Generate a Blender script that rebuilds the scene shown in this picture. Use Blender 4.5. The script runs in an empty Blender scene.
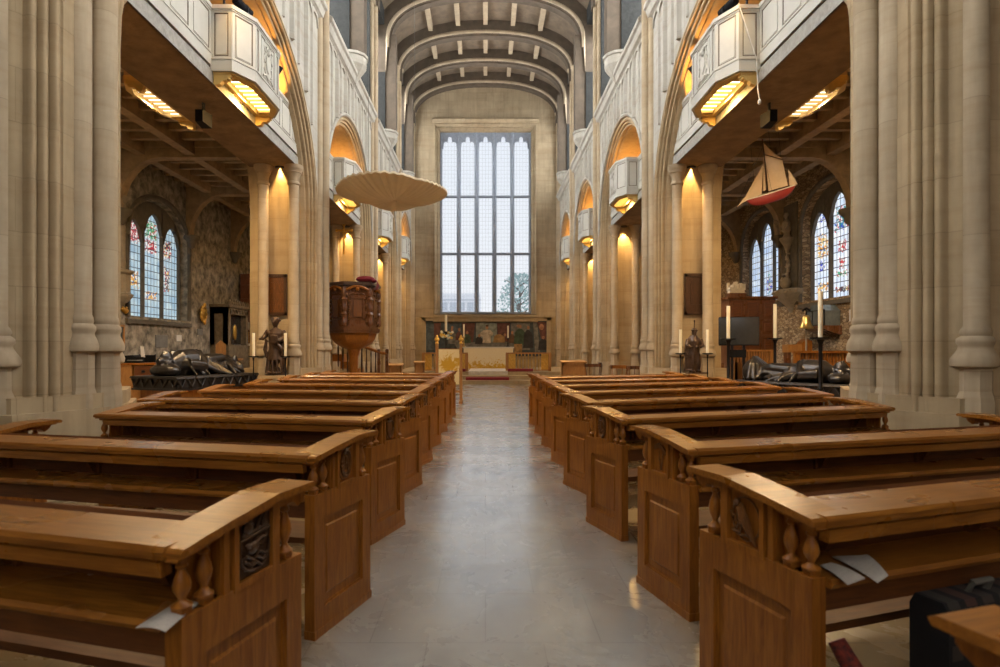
import bpy, bmesh, math, random
from mathutils import Vector, Matrix, Euler
random.seed(11)
SC = bpy.context.scene
COL = SC.collection
PI = math.pi
sin, cos = math.sin, math.cos

# ------------------------------------------------------------------ helpers
class MB:
    """collects shapes and builds ONE mesh object"""
    def __init__(s):
        s.v = []; s.f = []; s.mi = []; s.sm = []; s.m = 0
    def add(s, vs, fs, smooth=False):
        o = len(s.v)
        s.v += [tuple(p) for p in vs]
        for f in fs:
            s.f.append(tuple(i + o for i in f)); s.mi.append(s.m); s.sm.append(smooth)
        return s
    def box(s, x0, x1, y0, y1, z0, z1):
        vs = [(x, y, z) for x in (x0, x1) for y in (y0, y1) for z in (z0, z1)]
        return s.add(vs, [(0, 1, 3, 2), (4, 6, 7, 5), (0, 4, 5, 1), (2, 3, 7, 6), (0, 2, 6, 4), (1, 5, 7, 3)])
    def frustum(s, x0, x1, y0, y1, z0, z1, i0, i1, axis=0):
        """box whose face at the low end of the axis is shrunk by i0 / i1 in the two other axes"""
        vs = []
        for a, (s1, s2) in enumerate(((i0, i1), (0, 0))):
            if axis == 0:
                x = (x0, x1)[a]
                vs += [(x, y0 + s1, z0 + s2), (x, y1 - s1, z0 + s2), (x, y1 - s1, z1 - s2), (x, y0 + s1, z1 - s2)]
            else:
                y = (y0, y1)[a]
                vs += [(x0 + s1, y, z0 + s2), (x1 - s1, y, z0 + s2), (x1 - s1, y, z1 - s2), (x0 + s1, y, z1 - s2)]
        return s.add(vs, [(0, 1, 2, 3), (4, 7, 6, 5), (0, 4, 5, 1), (1, 5, 6, 2), (2, 6, 7, 3), (3, 7, 4, 0)])
    def prism(s, poly, fn, t0, t1, smooth=False):
        n = len(poly)
        vs = [fn(a, b, t0) for a, b in poly] + [fn(a, b, t1) for a, b in poly]
        fs = [tuple(range(n)), tuple(range(2 * n - 1, n - 1, -1))]
        s.add(vs, fs, False)
        o = len(s.v) - 2 * n
        for i in range(n):
            j = (i + 1) % n
            s.f.append((o + i, o + j, o + n + j, o + n + i)); s.mi.append(s.m); s.sm.append(smooth)
        return s
    def grid(s, rows, smooth=True, closed=False):
        n = len(rows[0]); vs = [p for r in rows for p in r]; fs = []
        for i in range(len(rows) - 1):
            for j in range(n if closed else n - 1):
                k = (j + 1) % n
                fs.append((i * n + j, i * n + k, (i + 1) * n + k, (i + 1) * n + j))
        return s.add(vs, fs, smooth)
    def lathe(s, cx, cy, prof, n=16, z0=0.0, a0=0.0, square=False):
        rows = []
        for r, z in prof:
            rows.append([(cx + r * cos(a0 + 2 * PI * k / n), cy + r * sin(a0 + 2 * PI * k / n), z + z0) for k in range(n)])
        s.grid(rows, not square, True)
        s.add(rows[0], [tuple(range(n))]); s.add(rows[-1], [tuple(range(n))])
        return s
    def tube(s, pts, r, n=8, cap=True, smooth=True):
        pts = [Vector(p) for p in pts]
        rs = r if isinstance(r, (list, tuple)) else [r] * len(pts)
        rows = []; up = Vector((0, 0, 1))
        for i, p in enumerate(pts):
            d = (pts[min(i + 1, len(pts) - 1)] - pts[max(i - 1, 0)]).normalized()
            a = d.cross(up)
            if a.length < 1e-3: a = d.cross(Vector((1, 0, 0)))
            a.normalize(); b = d.cross(a).normalized()
            rows.append([p + a * (rs[i] * cos(2 * PI * k / n)) + b * (rs[i] * sin(2 * PI * k / n)) for k in range(n)])
        s.grid(rows, smooth, True)
        if cap:
            s.add(rows[0], [tuple(range(n))]); s.add(rows[-1], [tuple(range(n))])
        return s
    def ell(s, c, r, nu=14, nv=9, M=None):
        rows = []
        for i in range(nv + 1):
            t = PI * i / nv; row = []
            tt = min(max(t, 0.02), PI - 0.02)
            for k in range(nu):
                a = 2 * PI * k / nu
                p = Vector((r[0] * sin(tt) * cos(a), r[1] * sin(tt) * sin(a), r[2] * cos(tt)))
                if M: p = M @ p
                row.append(p + Vector(c))
            rows.append(row)
        s.grid(rows, True, True)
        s.add(rows[0], [tuple(range(nu))]); s.add(rows[-1], [tuple(range(nu))])
        return s
    def xf(s, M, start=0):
        s.v = s.v[:start] + [tuple(M @ Vector(p)) for p in s.v[start:]]
        return s
    def mesh(s, name, mats, recalc=True):
        me = bpy.data.meshes.new(name)
        me.from_pydata(s.v, [], s.f)
        mats = mats if isinstance(mats, (list, tuple)) else [mats]
        for m in mats: me.materials.append(m)
        for p, mi, sm in zip(me.polygons, s.mi, s.sm):
            p.material_index = mi; p.use_smooth = sm
        if recalc:
            bm = bmesh.new(); bm.from_mesh(me)
            bmesh.ops.remove_doubles(bm, verts=bm.verts, dist=1e-5)
            bmesh.ops.recalc_face_normals(bm, faces=bm.faces)
            bm.to_mesh(me); bm.free()
        if any(s.sm):
            try: me.set_sharp_from_angle(angle=math.radians(42))
            except Exception: pass
        return me
    def build(s, name, mats, parent=None, recalc=True):
        return link(name, s.mesh(name, mats, recalc), parent)

def link(name, me, parent=None):
    o = bpy.data.objects.new(name, me); COL.objects.link(o)
    if parent is not None: o.parent = parent
    return o

def tag(o, label=None, cat=None, group=None, kind=None):
    if label: o['label'] = label
    if cat: o['category'] = cat
    if group: o['group'] = group
    if kind: o['kind'] = kind
    return o

def thing(name, label, cat, loc=(0, 0, 0), rz=0.0, group=None):
    o = bpy.data.objects.new(name, None); COL.objects.link(o)
    o.location = loc; o.rotation_euler = (0, 0, rz); o.empty_display_size = 0.1
    return tag(o, label, cat, group)

def struct(name, mb, mats, recalc=True):
    return tag(mb.build(name, mats, None, recalc), kind='structure')

CX, CY, F, EYE = 485.5, 349.0, 580.0, 1.57
def at(px, py, Y):
    """point at depth Y seen at photo pixel px, py"""
    return Vector(((px - CX) * Y / F, Y, EYE + (CY - py) * Y / F))

# ------------------------------------------------------------------ materials
class N:
    def __init__(s, name):
        s.m = bpy.data.materials.new(name); s.m.use_nodes = True
        s.t = s.m.node_tree; s.b = s.t.nodes['Principled BSDF']; s.out = s.t.nodes['Material Output']
    def n(s, typ, **kw):
        nd = s.t.nodes.new(typ)
        for k, v in kw.items():
            if k.startswith('i_'):
                nd.inputs[k[2:].replace('_', ' ')].default_value = v
            else: setattr(nd, k, v)
        return nd
    def l(s, a, b): s.t.links.new(a, b)
    def coord(s, kind='Object', scale=(1, 1, 1)):
        tc = s.n('ShaderNodeTexCoord'); mp = s.n('ShaderNodeMapping')
        mp.inputs['Scale'].default_value = scale
        s.l(tc.outputs[kind], mp.inputs['Vector'])
        return mp.outputs['Vector']
    def math(s, op, a, b=0.0):
        m = s.n('ShaderNodeMath', operation=op)
        for i, x in enumerate((a, b)):
            if isinstance(x, (int, float)): m.inputs[i].default_value = x
            else: s.l(x, m.inputs[i])
        return m.outputs[0]
    def noise(s, vec, scale, detail=4, rough=0.55, dist=0.0):
        nd = s.n('ShaderNodeTexNoise'); nd.inputs['Scale'].default_value = scale
        nd.inputs['Detail'].default_value = detail; nd.inputs['Roughness'].default_value = rough
        nd.inputs['Distortion'].default_value = dist
        s.l(vec, nd.inputs['Vector']); return nd.outputs['Fac']
    def ramp(s, fac, stops, interp='LINEAR'):
        r = s.n('ShaderNodeValToRGB'); r.color_ramp.interpolation = interp
        e = r.color_ramp.elements
        while len(e) < len(stops): e.new(0.5)
        for el, (p, c) in zip(e, stops):
            el.position = p; el.color = (c[0], c[1], c[2], 1) if not isinstance(c, (int, float)) else (c, c, c, 1)
        s.l(fac, r.inputs['Fac']); return r.outputs['Color']
    def mix(s, fac, a, b, blend='MIX'):
        m = s.n('ShaderNodeMix', data_type='RGBA', blend_type=blend)
        for k, x in ((0, fac), (6, a), (7, b)):
            if isinstance(x, (int, float)): m.inputs[k].default_value = x
            elif isinstance(x, (tuple, list)): m.inputs[k].default_value = (x[0], x[1], x[2], 1)
            else: s.l(x, m.inputs[k])
        return m.outputs[2]
    def col(s, c):
        if isinstance(c, (tuple, list)): s.b.inputs['Base Color'].default_value = (c[0], c[1], c[2], 1)
        else: s.l(c, s.b.inputs['Base Color'])
    def bump(s, h, strength=0.3, dist=0.02):
        b = s.n('ShaderNodeBump'); b.inputs['Strength'].default_value = strength; b.inputs['Distance'].default_value = dist
        s.l(h, b.inputs['Height']); s.l(b.outputs['Normal'], s.b.inputs['Normal'])
    def set(s, rough=0.6, metal=0.0, spec=0.5, emit=None, es=0.0, coat=0.0):
        s.b.inputs['Roughness'].default_value = rough; s.b.inputs['Metallic'].default_value = metal
        s.b.inputs['Specular IOR Level'].default_value = spec
        if coat: s.b.inputs['Coat Weight'].default_value = coat
        if emit: s.b.inputs['Emission Color'].default_value = (*emit, 1); s.b.inputs['Emission Strength'].default_value = es
        return s.m

def wallvec(q, shift=0.0):
    """x+y across, z up: works on walls along either axis"""
    v = q.coord('Object'); sx = q.n('ShaderNodeSeparateXYZ'); q.l(v, sx.inputs[0])
    cx = q.n('ShaderNodeCombineXYZ'); q.l(q.math('ADD', q.math('ADD', sx.outputs[0], sx.outputs[1]), shift), cx.inputs[0]); q.l(sx.outputs[2], cx.inputs[1])
    return v, cx.outputs[0]

def stone(name, base, dark, bw=1.0, bh=0.42, mortar=0.28, var=0.5, rough=0.85, msize=0.006, stain=0.35, shift=0.0):
    q = N(name); v, w = wallvec(q, shift)
    br = q.n('ShaderNodeTexBrick'); br.offset = 0.5
    br.inputs['Scale'].default_value = 1.0; br.inputs['Mortar Size'].default_value = msize
    br.inputs['Brick Width'].default_value = bw; br.inputs['Row Height'].default_value = bh
    br.inputs['Color1'].default_value = (0, 0, 0, 1); br.inputs['Color2'].default_value = (1, 1, 1, 1)
    br.inputs['Mortar'].default_value = (0.5, 0.5, 0.5, 1)
    q.l(w, br.inputs['Vector'])
    n1 = q.noise(v, 1.3, 5, 0.6, 0.4); n2 = q.noise(v, 14, 4)
    c = q.mix(q.math('MULTIPLY', br.outputs['Color'], var), base, dark)
    c = q.mix(q.ramp(n1, [(0.42, 0.0), (0.72, stain)]), c, tuple(x * 0.55 for x in dark))
    c = q.mix(q.math('MULTIPLY', n2, 0.25), c, tuple(min(1, x * 1.25) for x in base))
    mp = q.n('ShaderNodeMapping'); mp.inputs['Scale'].default_value = (7, 7, .55); q.l(v, mp.inputs['Vector'])
    st = q.noise(mp.outputs[0], 1.0, 4, .6)
    c = q.mix(q.ramp(st, [(.45, 0.0), (.75, .45)]), c, tuple(x * .7 for x in dark))
    mp2 = q.n('ShaderNodeMapping'); mp2.inputs['Scale'].default_value = (.35, .35, 4.2); q.l(v, mp2.inputs['Vector'])
    c = q.mix(q.ramp(q.noise(mp2.outputs[0], 1.0, 5, .65), [(.50, 0.0), (.72, .4)]), c, (dark[0] * .8, dark[1] * .66, dark[2] * .5))
    c = q.mix(q.math('MULTIPLY', br.outputs['Fac'], mortar), c, tuple(x * 0.55 for x in dark))
    q.col(c)
    h = q.math('ADD', q.math('MULTIPLY', br.outputs['Fac'], -0.6), q.math('MULTIPLY', n2, 0.25))
    q.bump(h, 0.35, 0.012)
    return q.set(rough, spec=0.25)

def plain(name, c, rough=0.6, metal=0.0, var=0.18, scale=9, bump=0.0, spec=0.5, c2=None, coat=0.0):
    q = N(name); v = q.coord('Object')
    n1 = q.noise(v, scale, 4, 0.6, 0.3)
    q.col(q.mix(q.ramp(n1, [(0.35, 0.0), (0.7, 1.0)]), c, c2 or tuple(x * (1 - var * 1.6) for x in c)))
    if bump: q.bump(q.noise(v, scale * 3, 4), bump, 0.02)
    return q.set(rough, metal, spec, coat=coat)

def wood(name, c, dark, rough=0.38, axis=(1.2, 14, 14), spec=0.5):
    q = N(name); tc = q.n('ShaderNodeTexCoord'); oi = q.n('ShaderNodeObjectInfo')
    ad = q.n('ShaderNodeVectorMath', operation='ADD'); q.l(tc.outputs['Object'], ad.inputs[0])
    mv = q.n('ShaderNodeVectorMath', operation='SCALE'); mv.inputs[0].default_value = (13, 7, 5); q.l(oi.outputs['Random'], mv.inputs['Scale'])
    q.l(mv.outputs[0], ad.inputs[1])
    mp = q.n('ShaderNodeMapping'); mp.inputs['Scale'].default_value = axis; q.l(ad.outputs[0], mp.inputs['Vector'])
    g = q.noise(mp.outputs[0], 3.0, 6, 0.65, 0.8)
    big = q.noise(ad.outputs[0], 2.2, 3)
    c1 = q.mix(q.ramp(g, [(0.36, 0.0), (0.66, 1.0)]), c, dark)
    c1 = q.mix(q.ramp(big, [(0.4, 0.0), (0.75, 0.45)]), c1, dark)
    q.col(c1)
    q.bump(g, 0.12, 0.004)
    q.l(q.ramp(big, [(0.3, rough - 0.06), (0.7, rough + 0.12)]), q.b.inputs['Roughness'])
    q.b.inputs['Specular IOR Level'].default_value = spec
    return q.m

M = {}
M['stone'] = stone('pale_limestone', (0.44, 0.34, 0.205), (0.31, 0.23, 0.132), 1.1, 0.55)
M['stone_up'] = stone('white_limestone', (0.425, 0.405, 0.35), (0.325, 0.305, 0.255), 0.9, 0.8, var=0.3, stain=0.3)
M['shaft'] = stone('shaft_limestone', (0.44, 0.355, 0.24), (0.33, 0.25, 0.152), 90.0, 1.35, var=0.5, stain=0.5, shift=37.0)
M['stone_east'] = stone('east_wall_stone', (0.42, 0.335, 0.215), (0.29, 0.225, 0.14), 1.0, 0.5, var=0.6, stain=0.5)
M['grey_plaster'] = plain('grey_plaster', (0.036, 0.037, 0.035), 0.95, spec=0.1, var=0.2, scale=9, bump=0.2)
M['vault'] = plain('vault_concrete', (0.16, 0.12, 0.08), 0.9, var=0.2, scale=2.5, bump=0.15)
M['rib'] = plain('rib_concrete', (0.10, 0.075, 0.05), 0.9, var=0.2, scale=3, bump=0.2)
M['rib_edge'] = plain('rib_edge_stone', (0.40, 0.32, 0.215), 0.85, var=0.15, scale=4)
M['aisle_dark'] = plain('sooty_plaster', (0.10, 0.092, 0.075), 0.92, scale=3.6, bump=0.8, c2=(0.46, 0.41, 0.32))
M['soffit'] = plain('brown_roughcast', (0.23, 0.15, 0.08), 0.95, scale=3.0, bump=0.9, c2=(0.14, 0.09, 0.048))
M['beam'] = plain('aisle_beam_timber', (0.40, 0.29, 0.17), 0.75, var=0.25, scale=4)
M['aisle_ceiling'] = plain('aisle_ceiling_boards', (0.17, 0.125, 0.078), 0.9, var=0.2, scale=4)
M['rubble'] = None
def rubble():
    q = N('rubble_masonry'); v, w = wallvec(q)
    mp = q.n('ShaderNodeMapping'); mp.inputs['Scale'].default_value = (1.0, 2.3, 1); q.l(w, mp.inputs['Vector'])
    vo = q.n('ShaderNodeTexVoronoi', feature='F1'); vo.inputs['Scale'].default_value = 6.0; q.l(mp.outputs[0], vo.inputs['Vector'])
    ve = q.n('ShaderNodeTexVoronoi', feature='DISTANCE_TO_EDGE'); ve.inputs['Scale'].default_value = 6.0; q.l(mp.outputs[0], ve.inputs['Vector'])
    sep = q.n('ShaderNodeSeparateColor'); q.l(vo.outputs['Color'], sep.inputs[0])
    c = q.ramp(sep.outputs[0], [(0.0, (0.22, 0.15, 0.09)), (0.5, (0.36, 0.265, 0.16)), (1.0, (0.48, 0.38, 0.25))])
    e = q.ramp(ve.outputs['Distance'], [(0.0, 0.0), (0.09, 1.0)])
    q.col(q.mix(e, (0.10, 0.075, 0.048), c)); q.bump(e, 0.6, 0.03)
    return q.set(0.95, spec=0.2)
M['rubble'] = rubble()
def floormat():
    q = N('worn_stone_tiles'); v = q.coord('Object')
    br = q.n('ShaderNodeTexBrick'); br.offset = 0.5
    br.inputs['Scale'].default_value = 1.0; br.inputs['Brick Width'].default_value = 0.62; br.inputs['Row Height'].default_value = 0.62
    br.inputs['Mortar Size'].default_value = 0.004; br.inputs['Color1'].default_value = (0, 0, 0, 1); br.inputs['Color2'].default_value = (1, 1, 1, 1)
    q.l(v, br.inputs['Vector'])
    n1 = q.noise(v, 2.3, 6, 0.65, 0.6); n2 = q.noise(v, 11, 5, 0.6)
    c = q.mix(q.math('MULTIPLY', br.outputs['Color'], 0.4), (0.42, 0.435, 0.43), (0.34, 0.355, 0.35))
    c = q.mix(q.ramp(n1, [(0.35, 0.0), (0.7, 0.75)]), c, (0.25, 0.26, 0.255))
    c = q.mix(q.math('MULTIPLY', n2, 0.3), c, (0.44, 0.44, 0.43))
    # floor colour turns ochre away from the middle of the aisle
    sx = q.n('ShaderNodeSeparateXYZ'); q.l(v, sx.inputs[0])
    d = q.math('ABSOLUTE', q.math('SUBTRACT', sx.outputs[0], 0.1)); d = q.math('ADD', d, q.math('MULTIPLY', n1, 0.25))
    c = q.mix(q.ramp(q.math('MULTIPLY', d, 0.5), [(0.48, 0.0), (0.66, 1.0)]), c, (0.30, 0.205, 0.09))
    c = q.mix(q.math('MULTIPLY', br.outputs['Fac'], 0.38), c, (0.075, 0.07, 0.06))
    q.col(c)
    q.l(q.ramp(n1, [(0.3, 0.20), (0.7, 0.34)]), q.b.inputs['Roughness'])
    q.bump(q.math('ADD', q.math('MULTIPLY', br.outputs['Fac'], -0.5), q.math('MULTIPLY', n2, 0.2)), 0.15, 0.006)
    q.b.inputs['Specular IOR Level'].default_value = 0.8; q.b.inputs['Coat Weight'].default_value = 1.0; q.b.inputs['Coat IOR'].default_value = 1.7; q.b.inputs['Coat Roughness'].default_value = 0.21
    return q.m
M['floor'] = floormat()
M['white_paint'] = plain('putty_white_paint', (0.50, 0.485, 0.42), 0.6, var=0.06, scale=3)
M['groove'] = plain('groove_brown', (0.12, 0.085, 0.05), 0.8)
M['fascia'] = plain('grey_stone_fascia', (0.36, 0.345, 0.30), 0.85, var=0.2, scale=12, bump=0.2)
M['oak'] = wood('golden_oak', (0.37, 0.140, 0.018), (0.19, 0.060, 0.007), 0.36, (14, 14, 1.4), 0.32)
M['oak_h'] = wood('golden_oak_long', (0.37, 0.146, 0.021), (0.19, 0.064, 0.008), 0.27, (1.2, 16, 16))
M['oak_back'] = wood('shaded_oak_board', (0.165, 0.053, 0.009), (0.08, 0.024, 0.004), 0.5, (1.2, 16, 16))  # darker copy of the oak: shade on pew backs and aprons put into the colour
M['oak_dark'] = wood('dark_carved_oak', (0.085, 0.04, 0.018), (0.04, 0.018, 0.008), 0.34, (10, 10, 2))
M['mahogany'] = wood('dark_brown_wood', (0.19, 0.078, 0.030), (0.085, 0.033, 0.013), 0.27, (8, 8, 1.5))
M['oak_pale'] = wood('pale_oak', (0.45, 0.22, 0.06), (0.30, 0.135, 0.035), 0.42, (10, 10, 1.5))
M['bronze'] = plain('black_bronze', (0.045, 0.04, 0.037), 0.32, 0.55, var=0.3, scale=6, spec=0.7)
M['bronze_br'] = plain('brown_bronze', (0.095, 0.055, 0.032), 0.36, 0.45, var=0.3, scale=8)
M['iron'] = plain('black_iron', (0.018, 0.018, 0.02), 0.45, 0.6)
M['blackbox'] = plain('black_casing', (0.010, 0.010, 0.011), 0.7, spec=0.12)
M['gold'] = plain('gilt', (0.75, 0.46, 0.10), 0.32, 0.85, scale=14)
M['brass'] = plain('brass', (0.62, 0.43, 0.15), 0.28, 0.9, scale=10)
M['wax'] = plain('cream_wax', (0.80, 0.74, 0.56), 0.5, var=0.04)
M['void_dark'] = plain('dark_void', (0.022, 0.017, 0.013), 0.95, spec=0.1)
M['red'] = plain('crimson_velvet', (0.20, 0.012, 0.025), 0.85, var=0.2, scale=20)
M['paper'] = plain('white_paper', (0.72, 0.70, 0.66), 0.8, var=0.12, scale=30)
M['grey_slab'] = plain('grey_slate', (0.20, 0.20, 0.19), 0.7, scale=6)
M['marble'] = plain('white_marble', (0.66, 0.63, 0.57), 0.5, scale=5)
M['sail'] = plain('sail_canvas', (0.66, 0.52, 0.36), 0.85, var=0.08, scale=6)
M['hull_red'] = plain('red_hull_paint', (0.27, 0.03, 0.03), 0.4, var=0.1)
M['tester'] = plain('gilded_shell', (0.80, 0.67, 0.46), 0.55, var=0.06, scale=2)
M['monument'] = plain('veined_monument_stone', (0.33, 0.28, 0.21), 0.7, scale=6, bump=0.3)
M['model_white'] = plain('ivory_model', (0.72, 0.64, 0.47), 0.6, var=0.1, scale=20)
M['glass_dark'] = plain('dark_screen_glass', (0.03, 0.033, 0.035), 0.12, spec=0.8)
M['case_glass'] = plain('grey_case_glass', (0.16, 0.19, 0.20), 0.15, spec=0.8)
M['cord'] = plain('grey_cord', (0.12, 0.11, 0.09), 0.8)
M['leaf'] = plain('hazed_leaves', (0.42, 0.58, 0.56), 0.7, c2=(0.28, 0.44, 0.44), scale=2)  # paled leaves: glare around the tree outside put into the colour
M['bark'] = plain('grey_bark', (0.12, 0.09, 0.06), 0.9)
M['facade'] = plain('far_facade', (0.80, 0.82, 0.86), 0.9, var=0.03, scale=1)
def emitter(name, c, s, base=(0.8, 0.75, 0.6)):
    q = N(name); q.col(base); return q.set(0.5, emit=c, es=s)
M['tube'] = emitter('warm_lamp', (1.0, 0.78, 0.42), 6.0)
M['tube_cold'] = emitter('white_lamp', (1.0, 0.93, 0.82), 3.0)
M['bulb'] = emitter('spot_bulb', (1.0, 0.72, 0.32), 5.0)
M['daylight'] = emitter('daylight_pane', (0.96, 0.97, 1.0), 15.0)
M['west_fill'] = emitter('west_fill_pane', (0.98, 0.97, 1.0), 1.5)

def gold_glow_fabric():
    q = N('cream_and_gold_embroidery'); v = q.coord('Object')
    sx = q.n('ShaderNodeSeparateXYZ'); q.l(v, sx.inputs[0])
    g = q.noise(v, 6.0, 5, 0.7, 1.2)
    hgt = q.ramp(sx.outputs[2], [(0.0, 0.22), (0.55, -0.3)])
    f = q.ramp(q.math('ADD', g, q.math('SUBTRACT', 0.14, q.math('MULTIPLY', sx.outputs[2], 0.42))), [(0.50, 0.0), (0.56, 1.0)])
    n2 = q.noise(v, 16, 3)
    base = q.mix(n2, (0.88, 0.80, 0.58), (0.72, 0.62, 0.40))
    q.col(q.mix(f, base, (0.62, 0.38, 0.03)))
    return q.set(0.7)
M['frontal'] = gold_glow_fabric()
def banner():
    q = N('cream_banner_cloth'); v = q.coord('Object')
    g = q.noise(v, 5.0, 5, 0.7, 1.5)
    le = q.n('ShaderNodeVectorMath', operation='LENGTH'); q.l(v, le.inputs[0])
    f = q.ramp(q.math('SUBTRACT', g, q.math('MULTIPLY', le.outputs['Value'], 0.75)), [(0.28, 0.0), (0.34, 1.0)])
    q.col(q.mix(f, (0.82, 0.68, 0.38), (0.60, 0.34, 0.02)))
    return q.set(0.7)
M['banner'] = banner()

def stained(name, tint, seed, light, spots, strength=1.1):
    """leaded daylight panes with heraldic coloured patches at the given places (lit from outside)"""
    q = N(name); tc = q.n('ShaderNodeTexCoord'); sx = q.n('ShaderNodeSeparateXYZ'); q.l(tc.outputs['Object'], sx.inputs[0])
    cx = q.n('ShaderNodeCombineXYZ'); q.l(sx.outputs[1], cx.inputs[0]); q.l(sx.outputs[2], cx.inputs[1])
    w = cx.outputs[0]
    vo = q.n('ShaderNodeTexVoronoi', feature='F1'); vo.inputs['Scale'].default_value = 19; q.l(w, vo.inputs['Vector'])
    sp = q.n('ShaderNodeSeparateColor'); q.l(vo.outputs['Color'], sp.inputs[0])
    br = q.n('ShaderNodeTexBrick'); br.offset = 0.0
    br.inputs['Scale'].default_value = 1; br.inputs['Brick Width'].default_value = 0.17; br.inputs['Row Height'].default_value = 0.22
    br.inputs['Mortar Size'].default_value = 0.012; br.inputs['Color1'].default_value = (0, 0, 0, 1); br.inputs['Color2'].default_value = (1, 1, 1, 1)
    q.l(w, br.inputs['Vector'])
    c = q.mix(q.ramp(q.noise(w, 3.0, 3), [(.35, 0.0), (.65, 1.0)]), light, tint)
    c = q.mix(q.math('MULTIPLY', br.outputs['Color'], 0.35), c, tuple(x * .62 for x in tint))
    pals = {'red': ((.55, .03, .04), (.85, .8, .75), (.35, .02, .05)), 'blue': ((.02, .04, .55), (.75, .85, .95), (.03, .10, .42)), 'gold': ((.75, .33, .04), (.04, .16, .45), (.85, .6, .2)),
            'green': ((.02, .30, .07), (.6, .08, .06), (.05, .42, .25)), 'teal': ((.02, .30, .34), (.04, .10, .5), (.6, .08, .1)), 'sable': ((.05, .045, .06), (.8, .55, .2), (.5, .05, .05))}
    for y, z, ry, rz, kind in spots:
        d = q.math('MAXIMUM', q.math('DIVIDE', q.math('ABSOLUTE', q.math('SUBTRACT', sx.outputs[1], y)), ry), q.math('DIVIDE', q.math('ABSOLUTE', q.math('SUBTRACT', sx.outputs[2], z)), rz))
        d = q.math('ADD', d, q.math('MULTIPLY', q.math('SUBTRACT', sp.outputs[1], .5), .5))
        a, b, e = pals[kind]
        hue = q.ramp(sp.outputs[0], [(0, a), (.34, b), (.48, e), (.66, (.80, .82, .80))], 'CONSTANT')
        c = q.mix(q.ramp(d, [(.93, 1.0), (1.0, 0.0)]), c, hue)
    c = q.mix(br.outputs['Fac'], c, (0.012, 0.014, 0.02))
    q.col((0.05, 0.05, 0.06))
    q.l(c, q.b.inputs['Emission Color']); q.b.inputs['Emission Strength'].default_value = strength
    q.b.inputs['Roughness'].default_value = 0.3
    return q.m
M['glass_left'] = stained('blue_white_leaded_glass', (0.34, 0.52, 0.66), 1.3, (0.66, 0.80, 0.82), [
    (16.95, 5.0, .28, .3, 'red'), (16.95, 3.62, .26, .22, 'gold'), (17.85, 5.2, .30, .26, 'green'), (17.85, 4.72, .3, .2, 'red'), (18.75, 4.75, .24, .28, 'sable'), (18.75, 3.8, .16, .35, 'sable'), (17.85, 3.2, .3, .12, 'gold')], 0.9)
M['glass_far'] = stained('pale_leaded_glass', (0.50, 0.66, 0.92), 5.1, (0.80, 0.88, 0.95), [(21.05, 3.85, .2, .26, 'blue'), (21.05, 3.95, .08, .36, 'teal')], 0.95)
M['glass_near'] = stained('heraldic_leaded_glass', (0.66, 0.78, 0.95), 9.4, (0.95, 0.96, 0.98), [
    (17.71, 5.6, .14, .16, 'blue'), (17.71, 4.72, .28, .34, 'gold'), (17.71, 4.1, .15, .15, 'blue'), (17.71, 3.45, .28, .14, 'gold'),
    (16.75, 5.35, .34, .32, 'teal'), (16.75, 4.55, .17, .17, 'red'), (16.75, 4.05, .13, .15, 'red'), (16.75, 3.75, .25, .08, 'green'), (16.75, 3.3, .3, .08, 'sable'), (15.8, 4.6, .2, .3, 'red')], 1.05)

def east_glass():
    q = N('clear_leaded_east_glass'); v = q.coord('Object'); sx = q.n('ShaderNodeSeparateXYZ'); q.l(v, sx.inputs[0])
    cx = q.n('ShaderNodeCombineXYZ'); q.l(sx.outputs[0], cx.inputs[0]); q.l(sx.outputs[2], cx.inputs[1])
    br = q.n('ShaderNodeTexBrick'); br.offset = 0.0
    br.inputs['Scale'].default_value = 1; br.inputs['Brick Width'].default_value = 0.19; br.inputs['Row Height'].default_value = 0.24
    br.inputs['Mortar Size'].default_value = 0.008
    q.l(cx.outputs[0], br.inputs['Vector'])
    tr = q.n('ShaderNodeBsdfTransparent'); tr.inputs['Color'].default_value = (0.95, 0.96, 0.97, 1)
    tl = q.n('ShaderNodeBsdfTranslucent'); tl.inputs['Color'].default_value = (0.75, 0.78, 0.82, 1)
    lead = q.n('ShaderNodeBsdfDiffuse'); lead.inputs['Color'].default_value = (0.16, 0.17, 0.19, 1)
    m1 = q.n('ShaderNodeMixShader'); m1.inputs[0].default_value = 0.06; q.l(tr.outputs[0], m1.inputs[1]); q.l(tl.outputs[0], m1.inputs[2])
    m2 = q.n('ShaderNodeMixShader'); q.l(q.math('MULTIPLY', br.outputs['Fac'], 0.13), m2.inputs[0]); q.l(m1.outputs[0], m2.inputs[1]); q.l(lead.outputs[0], m2.inputs[2])
    q.l(m2.outputs[0], q.out.inputs['Surface'])
    return q.m
M['east_glass'] = east_glass()
M['gold_paint'] = plain('ochre_gold_paint', (0.60, 0.40, 0.12), 0.5, var=0.1, scale=6)
M['oak_carve'] = wood('carved_oak', (0.19, 0.072, 0.014), (0.09, 0.031, 0.006), 0.34, (12, 12, 2))
def leaflet():
    q = N('printed_leaflet'); v = q.coord('Object', (18, 60, 1))
    n = q.noise(v, 3.0, 2); q.col(q.ramp(n, [(0.0, (0.52, 0.48, 0.42)), (0.60, (0.55, 0.51, 0.45)), (0.68, (0.30, 0.27, 0.26))])); return q.set(0.7)
M['leaflet'] = leaflet()
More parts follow.
